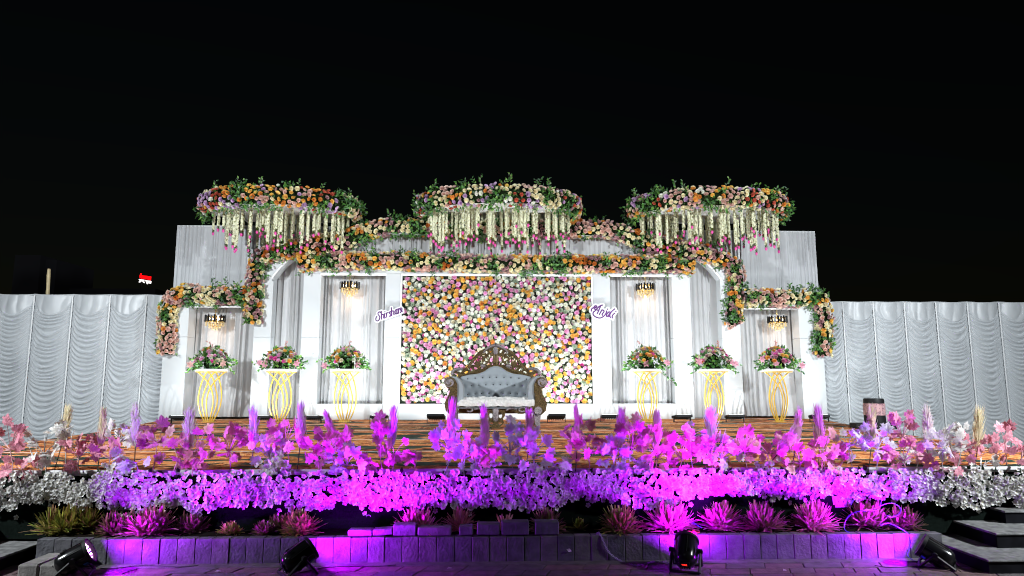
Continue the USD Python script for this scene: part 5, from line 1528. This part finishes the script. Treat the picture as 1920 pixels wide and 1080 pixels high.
# ------------------------------------------------------------------ black drum on the right of the stage
db = on(1641, 803, zS)
db[1] = min(db[1], 11.9)
xs0, xs1 = at(1622, 780, db[1])[0], at(1658, 780, db[1])[0]
rd = (xs1 - xs0) / 2; cx = (xs0 + xs1) / 2
zt_, zp1, zp0, zb0 = at(1640, 747, db[1])[2], at(1640, 756, db[1])[2], at(1640, 778, db[1])[2], at(1640, 791, db[1])[2]
dr = thing('party_drum', 'upright black drum with a pink printed band, right of the right niche', 'drum', (cx, db[1], zS))
part(dr, 'cap', (lambda m: (m[0] + [cx, db[1], 0], m[1]))(lathe([(.001, zt_), (rd * .9, zt_), (rd * .97, zt_ - .02), (rd * .97, zp1), (rd * .9, zp1)], 28)), 'black_metal', smooth=40)
part(dr, 'printed_band', (lambda m: (m[0] + [cx, db[1], 0], m[1]))(lathe([(rd * .9, zp1), (rd * 1.02, zp1 - .004), (rd * 1.03, zp0), (rd * .9, zp0)], 28)), 'print_pink', smooth=40)
part(dr, 'lower_body', (lambda m: (m[0] + [cx, db[1], 0], m[1]))(lathe([(rd * .9, zp0), (rd * 1.0, zp0 - .004), (rd * 1.0, zb0), (.001, zb0)], 28)), 'black_metal', smooth=40)
bs = thing('drum_base', 'low black box with a small yoke that carries the drum', 'box', (cx, db[1], zS))
part(bs, 'box', bx(cx - .12, cx + .27, db[1] - .2, db[1] + .16, zS, zb0 - .002, .012), 'black_metal')
part(bs, 'side_box', bx(cx - .36, cx - .13, db[1] - .05, db[1] + .18, zS, zb0 - .02, .012), 'black_metal')
yk = spline([(cx + .28, db[1], zS + .02), (cx + .36, db[1], zS + .06), (cx + .42, db[1], zS + .10), (cx + .47, db[1], zS + .09)], 14)
part(bs, 'yoke', tube(yk, .02, 6), 'black_metal', smooth=True)

# ------------------------------------------------------------------ background
Yk = 42.0
def far_box(t, name, pxa, pxb, pyt, Y, d, m='dark_building'):
    a, b = at(pxa, 560, Y), at(pxb, 560, Y)
    part(t, name, bx(a[0], b[0], Y, Y + d, 0, at((pxa + pxb) / 2, pyt, Y)[2]), m)
db_ = thing('dark_building', 'dark unlit building rising behind the left curtain', 'building', (at(60, 560, Yk)[0], Yk, 0))
far_box(db_, 'tower', 20, 69, 478, Yk, 5)
far_box(db_, 'side_block', 69.3, 79, 485, Yk + 1.2, 4)
far_box(db_, 'side_block', 79.3, 100, 487, Yk + .5, 4)
far_box(db_, 'parapet', 100.3, 290, 541, Yk + 2, 3)
pb = at(89, 560, YB + 1.1)
pt_ = at(92, 504, YB + 1.1)
single('wooden_post', tube([(pb[0], pb[1], 0), tuple(pb), tuple(pt_ - [0, 0, .02]), tuple(pt_)], [.04, .038, .036, .022], 8), 'bamboo', 'pale wooden post sticking up behind the left curtain', 'post')
Yn = 60.0
rs_ = thing('rooftop_sign', 'small red and white lit sign far off above the left curtain', 'sign', at(271, 522, Yn))
def glyphs(strk, w, y=Yn):
    g = union_all([LineString([(at(a, b, y)[0], at(a, b, y)[2]) for a, b in s]).buffer(w) for s in strk])
    return extrude(g, y, .12)
part(rs_, 'red_lettering', glyphs([[(262.5, 516.5), (282, 519)], [(264, 513), (263, 516), (262, 520), (265, 521.5), (266.5, 518.5), (264, 517.5)], [(267, 517), (267, 521), (270, 522), (270, 517.5)], [(272.5, 518), (272.5, 522.8)], [(273, 520.5), (276, 520), (276, 523)], [(278, 519), (278, 523.5), (281, 524.5), (281.5, 519)], [(279, 521.5), (281, 521.5)]], .045), 'neon_red')
part(rs_, 'white_lettering', glyphs([[(261, 524), (269, 525.2)], [(261, 528.5), (264, 526), (267, 526.5), (269.5, 529.5)], [(262, 525.5), (268, 526.5)], [(273, 526), (282, 527.5)], [(274, 527), (275.5, 531.5), (277, 529), (281, 531), (282, 528)], [(276, 528), (281, 529.3)]], .05), 'neon_white')
part(rs_, 'support_frame', cat_([tube([at(a, 520, Yn + .3), at(a, 532, Yn + .3), (at(a, 532, Yn + .3)[0], Yn + .3, 0)], .05, 5) for a in (265, 279)]), 'black_metal')
